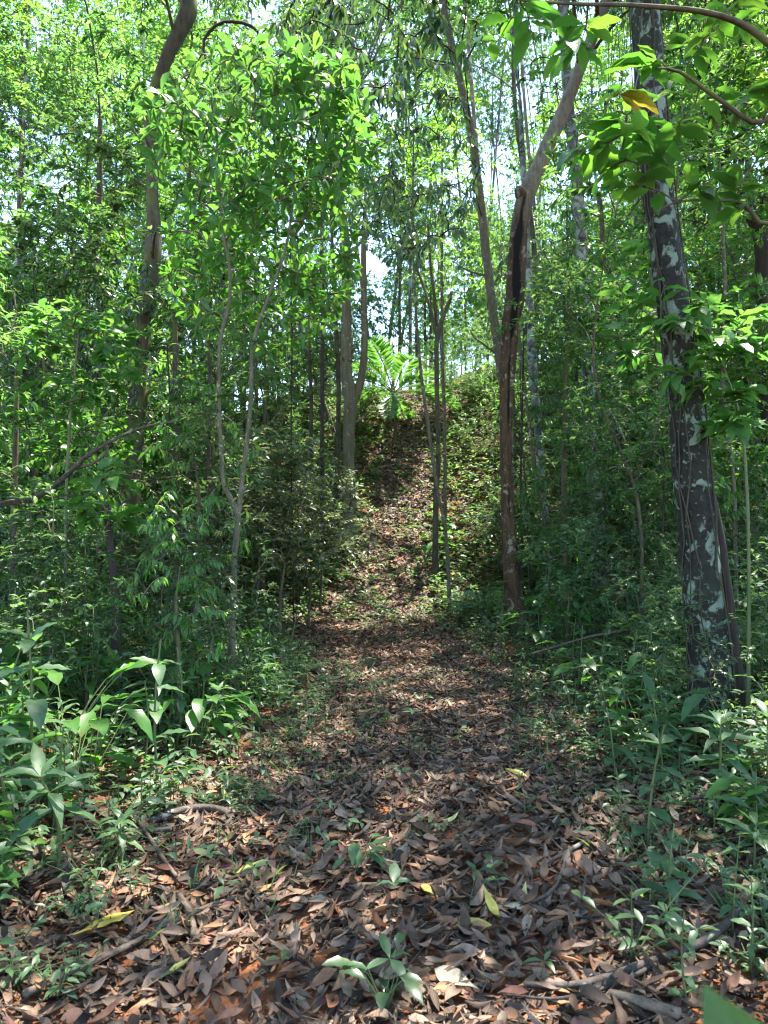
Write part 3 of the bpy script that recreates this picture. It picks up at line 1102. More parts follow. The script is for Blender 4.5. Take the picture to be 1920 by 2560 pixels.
# bright young sapling on the left, at the edge of the bank
s_b = tree('bright_sapling', 'young sapling with light green leaves at left of the mossy branch',
           [(170, 1640), (165, 1300), (172, 1100), (185, 950), (200, 800)], [9, 8, 7, 6, 4], M['stem'], Y=6.3, cat='sapling', sides=7, overhead=False)
hero_foliage(s_b[0], s_b[1][-20::2], (190, 880, 170, 130, 5.9, 7.1), 80, 'alt', .15, T_ELL[:3], 'bright', M['stem'], (7, 10), 160)
hero_foliage(s_b[0], s_b[1][-30::3], (150, 1100, 210, 160, 6.2, 7.6), 80, 'alt', .15, T_ELL[:3], 'broad', M['stem'], (6, 8), 60, joined_name='lower_foliage')

# near overhanging limb at top right, large leaves
nb = at(2080, 500, 3.9)
NB = thing('overhanging_branch', 'near overhanging branch with large leaves across the top right corner', 'branch', (nb[0] + .5, nb[1], float(hgt(nb[0] + .5, nb[1]))))
_, nbc, _ = trunk_part(NB, 'limb', np.vstack([[nb[0] + .5, nb[1], hgt(nb[0] + .5, nb[1])], [nb[0] + .45, nb[1], 1.5], px_path([(2090, 330), (1990, 180), (1880, 75), (1770, 32), (1600, 14), (1440, 10), (1300, 0)], 3.9, 3.6)]), np.array([.045, .04, .03, .022, .018, .015, .012, .009, .005]), M['bark_moss'], 8, .1, .06)
_, nb2, _ = trunk_part(NB, 'limb', px_path([(1990, 180), (1905, 305), (1800, 250), (1700, 180), (1640, 170)], 3.85, 3.6), np.array([.016, .013, .011, .008, .005]), M['bark_moss'], 7, .1, .06)
_, nb3, _ = trunk_part(NB, 'limb', px_path([(2060, 420), (1925, 560), (1860, 510), (1790, 500), (1690, 505), (1640, 530)], 3.9, 3.7), np.array([.015, .012, .01, .008, .006, .004]), M['bark_moss'], 7, .1, .06)
hero_foliage(NB, list(nbc[-30::3]) + list(nb2[::3]) + list(nb3[::3]), (1570, 320, 175, 160, 3.4, 3.9), 10, 'alt', .21, T_ELL, 'broad', M['bark_moss'], (5, 8), 300, .006, yellow=3)
hero_foliage(NB, list(nbc[-40::3]) + list(nb2[::3]) + list(nb3[::3]), (1780, 260, 210, 270, 3.5, 4.3), 18, 'alt', .2, T_ELL, 'darkbroad', M['bark_moss'], (5, 7), 300, .006)
hero_foliage(NB, list(nbc[-25::3]), (1330, 90, 180, 110, 3.7, 4.3), 7, 'alt', .2, T_ELL, 'broad', M['bark_moss'], (5, 7), 300, .006)

# sapling beside the lichen trunk with bright leaves
s_j = tree('leafy_sapling', 'sapling with bright drooping leaves at the right edge beside lichen trunk',
           [(1868, 1760), (1872, 1500), (1868, 1250), (1850, 1050), (1800, 900), (1760, 820)], [10, 9, 8, 7, 6, 4], M['stem'], Y=5.1, cat='sapling', sides=7, overhead=False)
hero_foliage(s_j[0], s_j[1][-40::3], (1800, 900, 140, 190, 4.7, 5.4), 34, 'alt', .19, T_ELL, 'bright', M['stem'], (6, 9), 200, .006)
hero_foliage(s_j[0], s_j[1][-60::3], (1600, 760, 110, 150, 4.9, 5.6), 15, 'alt', .18, T_ELL, 'bright', M['stem'], (6, 8), 100, .006)

# drooping dark leaves in the top middle
s_f = T2b
hero_foliage(T2b[0], T2b[1][-70::4], (930, 100, 280, 170, 7.2, 9.2), 95, 'droop', .2, T_MIDN, 'dark', M['bark_dark'], (8, 12), 120, .012)
hero_foliage(T2b[0], T2b[1][-95::4], (1020, 420, 190, 240, 8.5, 10.8), 100, 'droop', .18, T_MIDN, 'dark', M['bark_dark'], (8, 12), 0, .01, joined_name='lower_foliage')
hero_foliage(T14[0], T14[1][-40::4], (1010, 480, 130, 150, 11, 12.6), 22, 'droop', .17, T_MIDN, 'dark', M['bark_dark'], (8, 11), 0, .008)
hero_foliage(T3[0], T3[1][-60::4], (1440, 640, 105, 140, 12, 13.2), 26, 'droop', .17, T_MIDN, 'broad', M['bark_dark'], (8, 11), 0, .009)
hero_foliage(T4[0], T4[1][40:100:6], (1440, 1120, 130, 130, 11.8, 13.), 75, 'alt', .135, T_MID, 'under', M['stem'], (6, 9), 60, .007)
hero_foliage(T16[0], T16[1][30::6], (1450, 1000, 120, 140, 11.4, 12.4), 65, 'droop', .145, T_ELL[:3], 'under', M['stem'], (6, 9), 80, .007)
hero_foliage(T11[0], T11[1][20:80:6], (1570, 1090, 140, 170, 10., 12.5), 80, 'droop', .145, T_ELL[:3], 'under', M['stem'], (6, 9), 80, .007)
hero_foliage(T13[0], T13[1][-20::3], (1100, 640, 110, 110, 13.4, 14.8), 16, 'alt', .16, T_MIDN, 'canopy', M['bark_moss'], (7, 10), 0, .008)
hero_foliage(T2[0], T2[1][-150::8], (1390, 330, 150, 190, 13, 15.5), 75, 'alt', .15, T_MID, 'canopy', M['bark_moss'], (9, 13), 0, .011, avoid=True)
hero_foliage(T5[0], T5[1][-30::4], (1000, 330, 150, 220, 13.5, 16), 75, 'alt', .15, T_MIDN, 'yellowgreen', M['bark_moss'], (9, 13), 0, .011, avoid=True)
hero_foliage(T3[0], T3[1][-90::6], (1500, 420, 130, 170, 13, 15), 50, 'alt', .15, T_MIDN, 'canopy', M['bark_moss'], (9, 13), 0, .01, joined_name='upper_foliage', avoid=True)
hero_foliage(T15[0], T15[1][-40::4], (1130, 520, 130, 240, 15.5, 18.5), 85, 'alt', .16, T_MIDN, 'yellowgreen', M['bark_moss'], (9, 13), 0, .01, avoid=True)
hero_foliage(T9[0], T9[1][-6:], (270, 1240, 120, 70, 5.5, 6.2), 9, 'alt', .24, T_ELL, 'broad', M['stem'], (4, 6), 60, .008)
hero_foliage(T7[0], T7[1][-130:-40:5], (170, 500, 180, 230, 10.6, 12.), 110, 'alt', .16, T_MID, 'dark', M['bark_moss'], (10, 14), 0, .012)
hero_foliage(T8[0], T8[1][-90::5], (110, 640, 190, 240, 11.5, 14), 110, 'alt', .17, T_MID, 'canopy', M['bark_moss'], (10, 14), 0, .012)
hero_foliage(T18[0], T18[1][-60::5], (120, 190, 230, 220, 14, 17), 100, 'alt', .17, T_MID, 'canopy', M['bark_moss'], (9, 13), 0, .011)
hero_foliage(T7[0], T7[1][-90::5], (380, 130, 190, 170, 11.2, 13.5), 85, 'alt', .16, T_MID, 'canopy', M['bark_moss'], (9, 13), 0, .011, joined_name='upper_foliage')
hero_foliage(T17[0], T17[1][30::5], (760, 640, 150, 220, 13, 15), 75, 'alt', .16, T_MIDN, 'yellowgreen', M['bark_moss'], (9, 13), 0, .01)
hero_foliage(T19[0], T19[1][::4], (1790, 330, 220, 260, 11.5, 14), 110, 'alt', .16, T_MID, 'dark', M['bark_dark'], (9, 13), 0, .012)
hero_foliage(T12[0], T12[1][-40::4], (1820, 1000, 110, 330, 8.6, 9.8), 60, 'alt', .13, T_ELL[:3], 'broad', M['stem'], (6, 9), 80, .007)

# ---------------------------------------------------------------- unseen trees added outside the frame so their crowns shade the path
for i, (x, y, top) in enumerate([(-3.6, -1.5, 12), (3.4, -1.2, 12), (6.2, 4.0, 13), (8.6, 9.0, 13), (-6.2, 4.4, 12), (11.5, 13.5, 14), (-10.5, 9.5, 12)]):
    z = float(hgt(x, y))
    root = thing('unseen_shade_tree', ['unseen broad tree added for shade behind the viewer on the left', 'unseen broad tree added for shade behind the viewer on the right', 'unseen tall tree added for shade just outside the right edge',
                                 'unseen tall tree added for shade far outside the right edge', 'unseen tall tree added for shade just outside the left edge', 'unseen tree added for shade on the right hill foot', 'unseen tree added for shade on the left'][i], 'tree', (x, y, z))
    o, c, r = trunk_part(root, 'trunk', np.array([[x, y, z - .1], [x + .1, y, z + 3], [x - .1, y + .1, z + 6], [x + .2, y, z + 9], [x, y, top]]), np.array([.22, .19, .17, .13, .05]), M['bark_lichen'], 12, .08, .25, i, .5)
    TREES.append((root, c, r, M['bark_lichen']))


def add_clump(root, c, r, mat, p, kind, s, limb=True):
    me = CLUMP[kind][int(rng.integers(len(CLUMP[kind])))]
    O = np.array(root.location)
    o = obj('crown', me, root, tuple(p - O), rng.uniform(0, 6.28), s)
    if limb:
        j = int(np.argmin(np.linalg.norm(c - (p - UP * np.linalg.norm(p[:2] - c[-1, :2]) * .6), axis=1)))
        a = c[j]
        L = np.linalg.norm(p - a)
        if L > .4:
            mb = MB()
            q = spline([a, a + (p - a) * .4 + UP * L * .08 + rng.normal(size=3) * L * .05, p], L / 7)
            mb.tube(q - O, np.linspace(min(r[j] * .4, .016 + .006 * L), .012, len(q)), 6, rough=.1)
            obj('branch', mb.mesh('branch', mat), root)


rng = np.random.default_rng(103)
canopy_pts = []
tries = 0
while len(canopy_pts) < 130 and tries < 20000:
    tries += 1
    p = np.array([rng.uniform(-11, 14), rng.uniform(-3, 19), 0.])
    p[2] = rng.uniform(8.2, 13.5) + .12 * max(0, p[1] - 10)
    if any(np.linalg.norm((p - q) * np.array([1, 1, 1.3])) < 1.1 for q in canopy_pts):
        continue
    if shades_gap(p, .4):
        continue
    g = p - SUN * (p[2] / SUN[2])
    if -.5 < g[1] < 10 and abs(g[0]) < 3. and rng.random() < (.97 if g[1] < 5.2 else .6):
        continue
    u, v, f = to_px(p)
    if f > 0 and u < 700 and v > -150 and rng.random() < .85:       # open, bright sky at the upper left
        continue
    if f > 0 and v > 60 and 1120 < u < 1640:
        continue
    if f > 0 and v > -60 and -100 < u < 2020 and rng.random() < .6:
        continue
    canopy_pts.append(p)
# unseen leaf roof added to shade the path, thinned where sun flecks reach it
tries = extra = 0
roof = []
while extra < 105 and tries < 9000:
    tries += 1
    Y = rng.uniform(1.6, 11.5)
    g = np.array([path_c(Y) + rng.uniform(-1, 1) * (path_w(Y) + 2.6), Y, .1])
    if Y < 4.6 and rng.random() > .15:
        continue
    h = max(8.6, 3.2 + .8 * (Y + 3)) + rng.uniform(0, 2.6)
    p = g + SUN * (h / SUN[2])
    if shades_gap(p, .4) or any(np.linalg.norm((p - q)[:2]) < .75 for q in roof):
        continue
    roof.append(p)
    extra += 1
n_base = len(canopy_pts)
canopy_pts += roof
tops = np.array([t[1][-1] for t in TREES])
for ip, p in enumerate(canopy_pts):
    i = int(np.argmin(np.linalg.norm((tops - p) * np.array([1, 1, .3]), axis=1)))
    root, c, r, mat = TREES[i]
    u, v, f = to_px(p)
    seen = f > 0 and v > -120 and -150 < u < 2070
    add_clump(root, c, r, mat, p, (['fine', 'narrow', 'yellow', 'broad'] if seen else ['fine', 'narrow', 'dark', 'droop', 'broad'])[int(rng.integers(4 if seen else 5))], rng.uniform(.75, 1.15) if ip < n_base else rng.uniform(.35, .65))

# ---------------------------------------------------------------- forest behind: every tree its own trunk and crowns
rng = np.random.default_rng(104)
bt = 0
placed = []
tries = 0
while bt < 66 and tries < 4000:
    tries += 1
    y = 17 + 31 * rng.random() ** 1.15
    x = rng.uniform(-1, 1) * (.56 * y + 3)
    if any(math.hypot(x - a, y - b) < 1.9 for a, b in placed):
        continue
    u, v, f = to_px(np.array([x, y, hgt(x, y)]))
    if 930 < u < 1110 and y < 24:
        continue
    placed.append((x, y))
    z = float(hgt(x, y))
    hh = rng.uniform(.55, .8) * y + rng.uniform(0, 4)
    rr = rng.uniform(.035, .1)
    root = thing('forest_tree', 'slim background tree', 'tree', (x, y, z), 'slim trees in the background')
    PENDING.append((root, 'slim background tree'))
    lean = rng.normal(size=2) * .1 * hh
    pts = np.array([[x, y, z - .1], [x + lean[0] * .3 + rng.normal() * .3, y + lean[1] * .3, z + hh * .33], [x + lean[0] * .6 + rng.normal() * .4, y + lean[1] * .6, z + hh * .66], [x + lean[0], y + lean[1], z + hh]])
    o, c, r = trunk_part(root, 'trunk', pts, np.array([rr, rr * .85, rr * .65, rr * .25]), M['bark_far'] if rng.random() < .7 else M['bark_moss'], 8, .06, .5, bt, .3)
    kind = ['fine', 'yellow', 'narrow', 'fine', 'yellow', 'narrow'][int(rng.integers(6))]
    for k in range(int(rng.integers(7, 12))):
        t = rng.uniform(.04, 1.02)
        q = c[min(len(c) - 1, int(t * (len(c) - 1)))] + np.array([rng.normal() * 1.6, rng.normal() * 1.6, rng.normal() * .5])
        if shades_gap(q, 1.0):
            continue
        add_clump(root, c, r, M['bark_far'], q, kind, rng.uniform(.65, 1.2) * (1 + .008 * (y - 17)), limb=True)
    bt += 1

# ---------------------------------------------------------------- middle storey: small broadleaf trees between the trunks and the hill
rng = np.random.default_rng(105)
tries = n_m = 0
mids = []
while n_m < 27 and tries < 3000:
    tries += 1
    Y = rng.uniform(8.5, 18)
    u = rng.choice([rng.uniform(-60, 540), rng.uniform(640, 830), rng.uniform(1320, 1980)], p=[.45, .12, .43])
    if u > 600 and u < 850 and Y < 15:
        continue
    if Y < 14 and (abs(u - 1480) < 65 or u < 1400 and u > 900 or abs(u - 1690) < 80 or abs(u - 365) < 110 or abs(u - 190) < 45):
        continue
    x = at(u, 1300, Y)[0]
    if any(math.hypot(x - a, Y - b) < 1.1 for a, b in mids):
        continue
    mids.append((x, Y))
    z = float(hgt(x, Y))
    hh = rng.uniform(4.2, 7.5)
    root = thing('understory_tree', 'small broadleaf tree', 'tree', (x, Y, z), 'small broadleaf trees of the middle storey')
    PENDING.append((root, 'small broadleaf tree'))
    w = rng.normal(size=(4, 2)) * .22
    pts = np.array([[x, Y, z - .1], [x + w[0, 0], Y + w[0, 1], z + hh * .3], [x + w[1, 0] * 1.5, Y + w[1, 1], z + hh * .6], [x + w[2, 0] * 2, Y + w[2, 1] * 2, z + hh]])
    rr = rng.uniform(.025, .05)
    o, c, r = trunk_part(root, 'trunk', pts, np.array([rr, rr * .85, rr * .6, rr * .2]), M['bark_pale'] if n_m % 3 == 0 else M['bark_moss'], 7, .1, .25, n_m, .3)
    kind = ['dark', 'broad', 'droop', 'broad', 'fine'][n_m % 5]
    for k in range(int(rng.integers(4, 7))):
        q = c[min(len(c) - 1, int(rng.uniform(.3, 1.) * (len(c) - 1)))] + np.array([rng.normal() * .7, rng.normal() * .6, rng.normal() * .3])
        if shades_gap(q, .9):
            continue
        add_clump(root, c, r, M['bark_moss'], q, kind, rng.uniform(.5, .8))
    n_m += 1

# ---------------------------------------------------------------- palm on the hill
rng = np.random.default_rng(106)
pb = on_ground(985, 1110)
PALM = thing('young_palm', 'young feathery palm with arching fronds where the hill path ends', 'palm', pb)
ptop = at(983, 985, pb[1])
trunk_part(PALM, 'trunk', np.array([pb - UP * .1, pb + (ptop - pb) * .5 + np.array([.05, 0, 0]), ptop]), np.array([.06, .045, .05]), M['bark_moss'], 8, .1, .1)
pal_t = leaf_tpl(3, .12, .3, .35, 'lan', petiole=0)
for k in range(13):
    a = k * 2.4 + .4
    el = rng.uniform(.45, 1.25) if k else .3
    Lf = rng.uniform(1.35, 2.0)
    if k in (3, 7):
        el = .05
    h0 = np.array([math.cos(a), math.sin(a), 0])
    tt = np.linspace(0, 1, 16)
    sag = .5 + .2 * rng.random()
    pts = ptop + h0 * (Lf * tt * math.cos(el * .8))[:, None] + UP * (Lf * (math.sin(el) * 1.25 * tt - sag * tt ** 2))[:, None]
    fr = MB()
    O = np.array(PALM.location)
    fr.tube(pts - O, np.linspace(.018, .004, 16), 5, m=1)
    n = 40
    f = np.linspace(.16, .99, n) * 15
    i = np.clip(f.astype(int), 0, 14)
    P = pts[i] * (1 - (f - i))[:, None] + pts[i + 1] * (f - i)[:, None]
    T = nrm(np.gradient(pts, axis=0))[i]
    side = nrm(np.cross(T, UP))
    LL = .5 * np.sin(np.linspace(.35, 2.95, n)) ** .6 * Lf / 1.7
    for sg in (-1, 1):
        D = side * sg * .9 + T * .55 - UP * .22 + rng.normal(size=(n, 3)) * .05
        fr.leaves(pal_t, P - O, D, np.cross(T, side) * 1. + side * sg * .3, LL)
    obj('frond', fr.mesh('frond', [M['palm'], M['stem']]), PALM)


# ---------------------------------------------------------------- understory plants (templates)
def pole(h, lean, n=7):
    t = np.linspace(0, 1, n)
    b = rng.normal(size=2) * .03 * h
    return np.stack([lean[0] * t ** 1.5 + b[0] * np.sin(t * 3), lean[1] * t ** 1.5 + b[1] * np.sin(t * 3), h * t], -1)


def seedling_data(kind, s=1.):
    """(stem paths with radii, leaf arrays) of a small plant standing at the origin"""
    st, Ls = [], [[], [], [], []]

    def put(P, D, Nn, LL):
        for q, w in zip(Ls, (P, D, Nn, LL)):
            q.append(np.atleast_2d(w) if np.ndim(w) > 1 or len(np.shape(w)) == 1 and np.shape(w)[0] == 3 and q is not Ls[3] else np.atleast_1d(w))
    if kind == 'pair':                       # upright stem, leaves in crossed pairs
        h = rng.uniform(.35, .75) * s
        p = pole(h, rng.normal(size=2) * .08 * h)
        st.append((p, .006 * s + .002))
        nn = int(rng.integers(4, 7))
        for i in range(nn):
            u = .3 + .68 * i / (nn - 1)
            P = p[min(6, int(u * 6))]
            a = i * 1.57 + rng.uniform(-.3, .3)
            for q in (0, math.pi):
                el = rng.uniform(-.1, .45) + (.4 if i == nn - 1 else 0)
                D = np.array([math.cos(a + q) * math.cos(el), math.sin(a + q) * math.cos(el), math.sin(el)])
                put(P, D, UP + rng.normal(size=3) * .12, np.array([rng.uniform(.13, .2) * s * (.75 if i == nn - 1 else 1.)]))
    elif kind == 'whorl':                    # bare stem ending in a spread of long leaves, more below
        h = rng.uniform(.25, .6) * s
        p = pole(h, rng.normal(size=2) * .12 * h)
        st.append((p, .007 * s + .002))
        n = int(rng.integers(9, 15))
        for i in range(n):
            u = 1. - .45 * (i / n) ** 1.5
            a = i * 2.4
            el = .75 - 1.0 * i / n + rng.uniform(-.15, .15)
            P = p[int(round(u * 6))]
            D = np.array([math.cos(a) * math.cos(el), math.sin(a) * math.cos(el), math.sin(el)])
            put(P, D, UP + rng.normal(size=3) * .12, np.array([rng.uniform(.16, .25) * s * (.7 + .4 * min(1, i / 5))]))
    elif kind == 'herb':                     # low many-stemmed herb of small leaves
        for j in range(int(rng.integers(3, 6))):
            h = rng.uniform(.08, .24) * s
            ln = rng.normal(size=2) * .7 * h
            p = pole(h, ln)
            st.append((p, .0025))
            for i in range(int(rng.integers(4, 7))):
                a = rng.uniform(0, 6.28)
                el = rng.uniform(-.1, .5)
                put(p[int(rng.integers(2, 7))], np.array([math.cos(a) * math.cos(el), math.sin(a) * math.cos(el), math.sin(el)]), UP + rng.normal(size=3) * .2, np.array([rng.uniform(.045, .085) * s]))
    elif kind == 'big':                      # few large leaves on long stalks from the ground
        for j in range(int(rng.integers(8, 13))):
            a = rng.uniform(0, 6.28)
            h = rng.uniform(.15, .5) * s
            p = pole(h, np.array([math.cos(a), math.sin(a)]) * h * rng.uniform(.3, .7))
            st.append((p, .005 * s + .001))
            el = rng.uniform(-.3, .5)
            put(p[-1], np.array([math.cos(a) * math.cos(el), math.sin(a) * math.cos(el), math.sin(el)]), UP + rng.normal(size=3) * .12, np.array([rng.uniform(.2, .34) * s]))
    elif kind == 'sprout':                   # tiny seedling
        h = rng.uniform(.06, .14) * s
        p = pole(h, rng.normal(size=2) * .2 * h)
        st.append((p, .002))
        n = int(rng.integers(3, 6))
        for i in range(n):
            a = i * 6.28 / n + rng.uniform(-.3, .3)
            el = rng.uniform(.0, .5)
            put(p[-1], np.array([math.cos(a) * math.cos(el), math.sin(a) * math.cos(el), math.sin(el)]), UP + rng.normal(size=3) * .12, np.array([rng.uniform(.05, .1) * s]))
    return st, [np.concatenate(q) for q in Ls]


def bake(st, Ls, tpls, leafm, stemm, name, sides=4):
    mb = MB()
    P, D, Nn, LL = Ls
    for j, t in enumerate(tpls):
        mb.leaves(t, P[j::len(tpls)], D[j::len(tpls)], Nn[j::len(tpls)], LL[j::len(tpls)])
    sm = MB()
    for p, r in st:
        sm.tube(p, np.linspace(r, r * .5, len(p)), sides)
    return mb.mesh(name, M[leafm]), sm.mesh('stem', M[stemm])


STY = {'pair': (T_ELL, 'under'), 'whorl': (T_LAN, 'under'), 'herb': (T_MID, 'herb'), 'big': (T_ELL, 'broad'), 'sprout': (T_ELL, 'herb')}


def plant_objects(name, label, cat, kind, loc, s=1., group=None, lm=None, rz=None):
    """a plant near the camera: its stem and every leaf an object of its own"""
    st, Ls = seedling_data(kind, s * .75)
    tp, dm = STY[kind]
    root = thing(name, label, cat, loc, group, rng.uniform(0, 6.28) if rz is None else rz)
    sm = MB()
    for p, r in st:
        q = p.copy()
        q[0, 2] -= .03
        sm.tube(q, np.linspace(r, r * .5, len(p)), 5)
    obj('stem', sm.mesh('stem', M['stem']), root)
    mes = leaf_meshes(lm or dm, tp)
    for i in range(len(Ls[0])):
        obj('leaf', mes[int(rng.integers(len(mes)))], root, mat=basis(Ls[0][i], Ls[1][i], Ls[2][i], float(Ls[3][i])))
    return root


def g3(x, y):
    return np.array([x, y, float(hgt(x, y))])


rng = np.random.default_rng(107)
# plants that can be singled out in the photograph
for nm, lb, ct, kd, (px, py), s, lm in [
    ('whorled_plant', 'leafy plant with long drooping leaves at lower left edge of path', 'plant', 'whorl', (140, 2190), 1.25, 'under'),
    ('whorled_plant', 'smaller leafy plant just right of the long leaved plant at lower left', 'plant', 'whorl', (300, 2180), .85, 'under'),
    ('whorled_plant', 'leafy plant cut by the left edge above the long leaved plant', 'plant', 'whorl', (20, 2100), 1.2, 'under'),
    ('young_sapling', 'upright young sapling with paired glossy leaves above the lying curved root', 'sapling', 'pair', (395, 1960), 1.55, 'under'),
    ('young_sapling', 'upright young sapling with paired leaves at the far left edge', 'sapling', 'pair', (75, 1960), 1.9, 'under'),
    ('seedling', 'dark green seedling with broad glossy leaves at bottom centre of path', 'seedling', 'big', (960, 2545), .5, 'dark'),
    ('seedling', 'dark green seedling standing in the sunlit middle of the path', 'seedling', 'big', (895, 2190), .5, 'under'),
    ('seedling', 'low green seedling in the path left of the pale fallen leaf', 'seedling', 'sprout', (1000, 2290), 1.6, 'herb'),
    ('seedling', 'seedling with a star of pale green leaves right of path', 'seedling', 'sprout', (1590, 2280), 2.2, 'herb'),
    ('seedling', 'seedling with a star of green leaves above the dark fallen branch', 'seedling', 'pair', (1680, 2400), .6, 'under'),
    ('seedling', 'seedling with round leaves at the bottom right in front of dark branch', 'seedling', 'pair', (1720, 2530), .55, 'under'),
    ('leafy_plant', 'plant with veined broad leaves on the right bank beside path', 'plant', 'pair', (1620, 2130), 1.15, 'under'),
    ('leafy_plant', 'plant with broad leaves at the right edge below lichen trunk', 'plant', 'whorl', (1790, 2060), 1.25, 'under'),
    ('leafy_plant', 'plant with upright oval leaves left of the lichen trunk foot', 'plant', 'pair', (1540, 1960), 1.2, 'under'),
    ('leafy_plant', 'plant with big oval leaves covering the foot of lichen trunk', 'plant', 'big', (1840, 1900), 1.3, 'under'),
    ('leafy_plant', 'plant with long leaves at the right edge, lowest on the bank', 'plant', 'whorl', (1890, 2200), 1.0, 'under'),
    ('broadleaf_herb', 'clump of large pale glossy leaves at the foot of the hill path', 'plant', 'big', (1060, 1420), 2.1, 'broad'),
    ('broadleaf_herb', 'large leaved herb with an upright leaf beside the mossy slim trunk', 'plant', 'big', (1095, 1370), 2.3, 'bright'),
    ('broadleaf_herb', 'dark clump of large leaves at the foot of the bent trunk', 'plant', 'big', (1210, 1560), 1.8, 'under'),
]:
    plant_objects(nm, lb, ct, kd, on_ground(px, py), s, None, lm)

# one leaf very close to the lens, lower right
lp = at(2150, 3080, .34)
CL = thing('close_leaf_plant', 'out of focus green leaf close to the lens at bottom right corner', 'plant', (lp[0] + .12, lp[1], float(hgt(lp[0] + .12, lp[1]))))
mbq = MB()
q0 = np.array([.0, 0, -.05]); q1 = lp - np.array(CL.location)
mbq.tube(spline([q0, q0 + UP * .4, q1 * .8 + UP * .05, q1], .08), .004, 6)
obj('stem', mbq.mesh('stem', M['stem']), CL)
obj('leaf', leaf_meshes('darkbroad', T_ELL)[1], CL, mat=basis(q1, np.array([-.5, .25, .75]), np.array([-.5, -1., .35]), .11, 1.3))

# seedlings in view, each an object (about 300), placed with the bands of the photograph
cnt = 0
tries = 0
GS = {'pair': ('leafy_seedling', 'knee high seedling with paired leaves in the bank undergrowth', 'seedling', 'knee high seedlings on the banks'),
      'whorl': ('whorled_seedling', 'bank plant with a spread of long leaves on a short stem', 'plant', 'long leaved plants on the banks'),
      'herb': ('low_herb', 'low herb of many small green leaves beside the path', 'herb', 'low small leaved herbs'),
      'big': ('broadleaf_plant', 'bank plant with a few large leaves on long stalks', 'plant', 'large leaved plants on the banks'),
      'sprout': ('tiny_seedling', 'tiny green seedling sprouting through the brown leaf litter', 'seedling', 'tiny seedlings in the litter')}
SHORT = {'pair': 'paired leaf seedling', 'whorl': 'long leaved low plant', 'herb': 'low small leaved herb', 'big': 'large leaved low plant'}
TEMPL = {k: [] for k in GS}
for kd in GS:
    for j in range(7):
        st, Ls = seedling_data(kd, 1.)
        Ls[3] = Ls[3] * .85
        TEMPL[kd].append(bake(st, Ls, STY[kd][0] if kd in ('pair', 'whorl', 'big') else T_MID, STY[kd][1], 'stem', 'foliage'))


def side_off(x, y):
    return abs(x - path_c(y)) - path_w(y)


def plant_copy(kd, loc, s):
    nm, lb, ct, gr = GS[kd]
    fo, stm = TEMPL[kd][int(rng.integers(len(TEMPL[kd])))]
    root = thing(nm, lb, ct, loc, gr, rng.uniform(0, 6.28), s)
    obj('stem', stm, root)
    obj('foliage', fo, root)
    if kd != 'sprout':
        PENDING.append((root, SHORT[kd]))


near = 0
while cnt < 820 and tries < 30000:
    tries += 1
    Y = 2.3 + 9.5 * rng.random() ** 1.5
    x = rng.uniform(-1, 1) * (.56 * Y + .3)
    d = side_off(x, Y)
    if d < -.15:
        if rng.random() > .06:
            continue
        kd = 'sprout' if rng.random() < .8 else 'herb'
        s = rng.uniform(.7, 1.4)
    elif d < .45:
        kd = rng.choice(['herb', 'sprout', 'pair'], p=[.7, .2, .1])
        s = rng.uniform(.6, 1.2) * (.7 if kd == 'pair' else 1)
    else:
        kd = rng.choice(['pair', 'whorl', 'herb', 'big'], p=[.38, .3, .08, .24])
        s = rng.uniform(.6, 1.1)
        if Y < 3.4:
            s *= .75
    u, v, f = to_px(g3(x, Y))
    if 3.6 < Y < 7 and (abs(u - 1775) < 95 or abs(u - 290) < 45) and kd not in ('herb', 'sprout'):
        kd, s = 'herb', rng.uniform(.6, 1.)
    loc = g3(x, Y)
    if Y < 4.6 and kd != 'sprout' and near < 120:
        near += 1
        nm, lb, ct, gr = GS[kd]
        PENDING.append((plant_objects(nm, lb, ct, kd, loc, s, gr), SHORT[kd]))
    else:
        plant_copy(kd, loc, s)
    cnt += 1


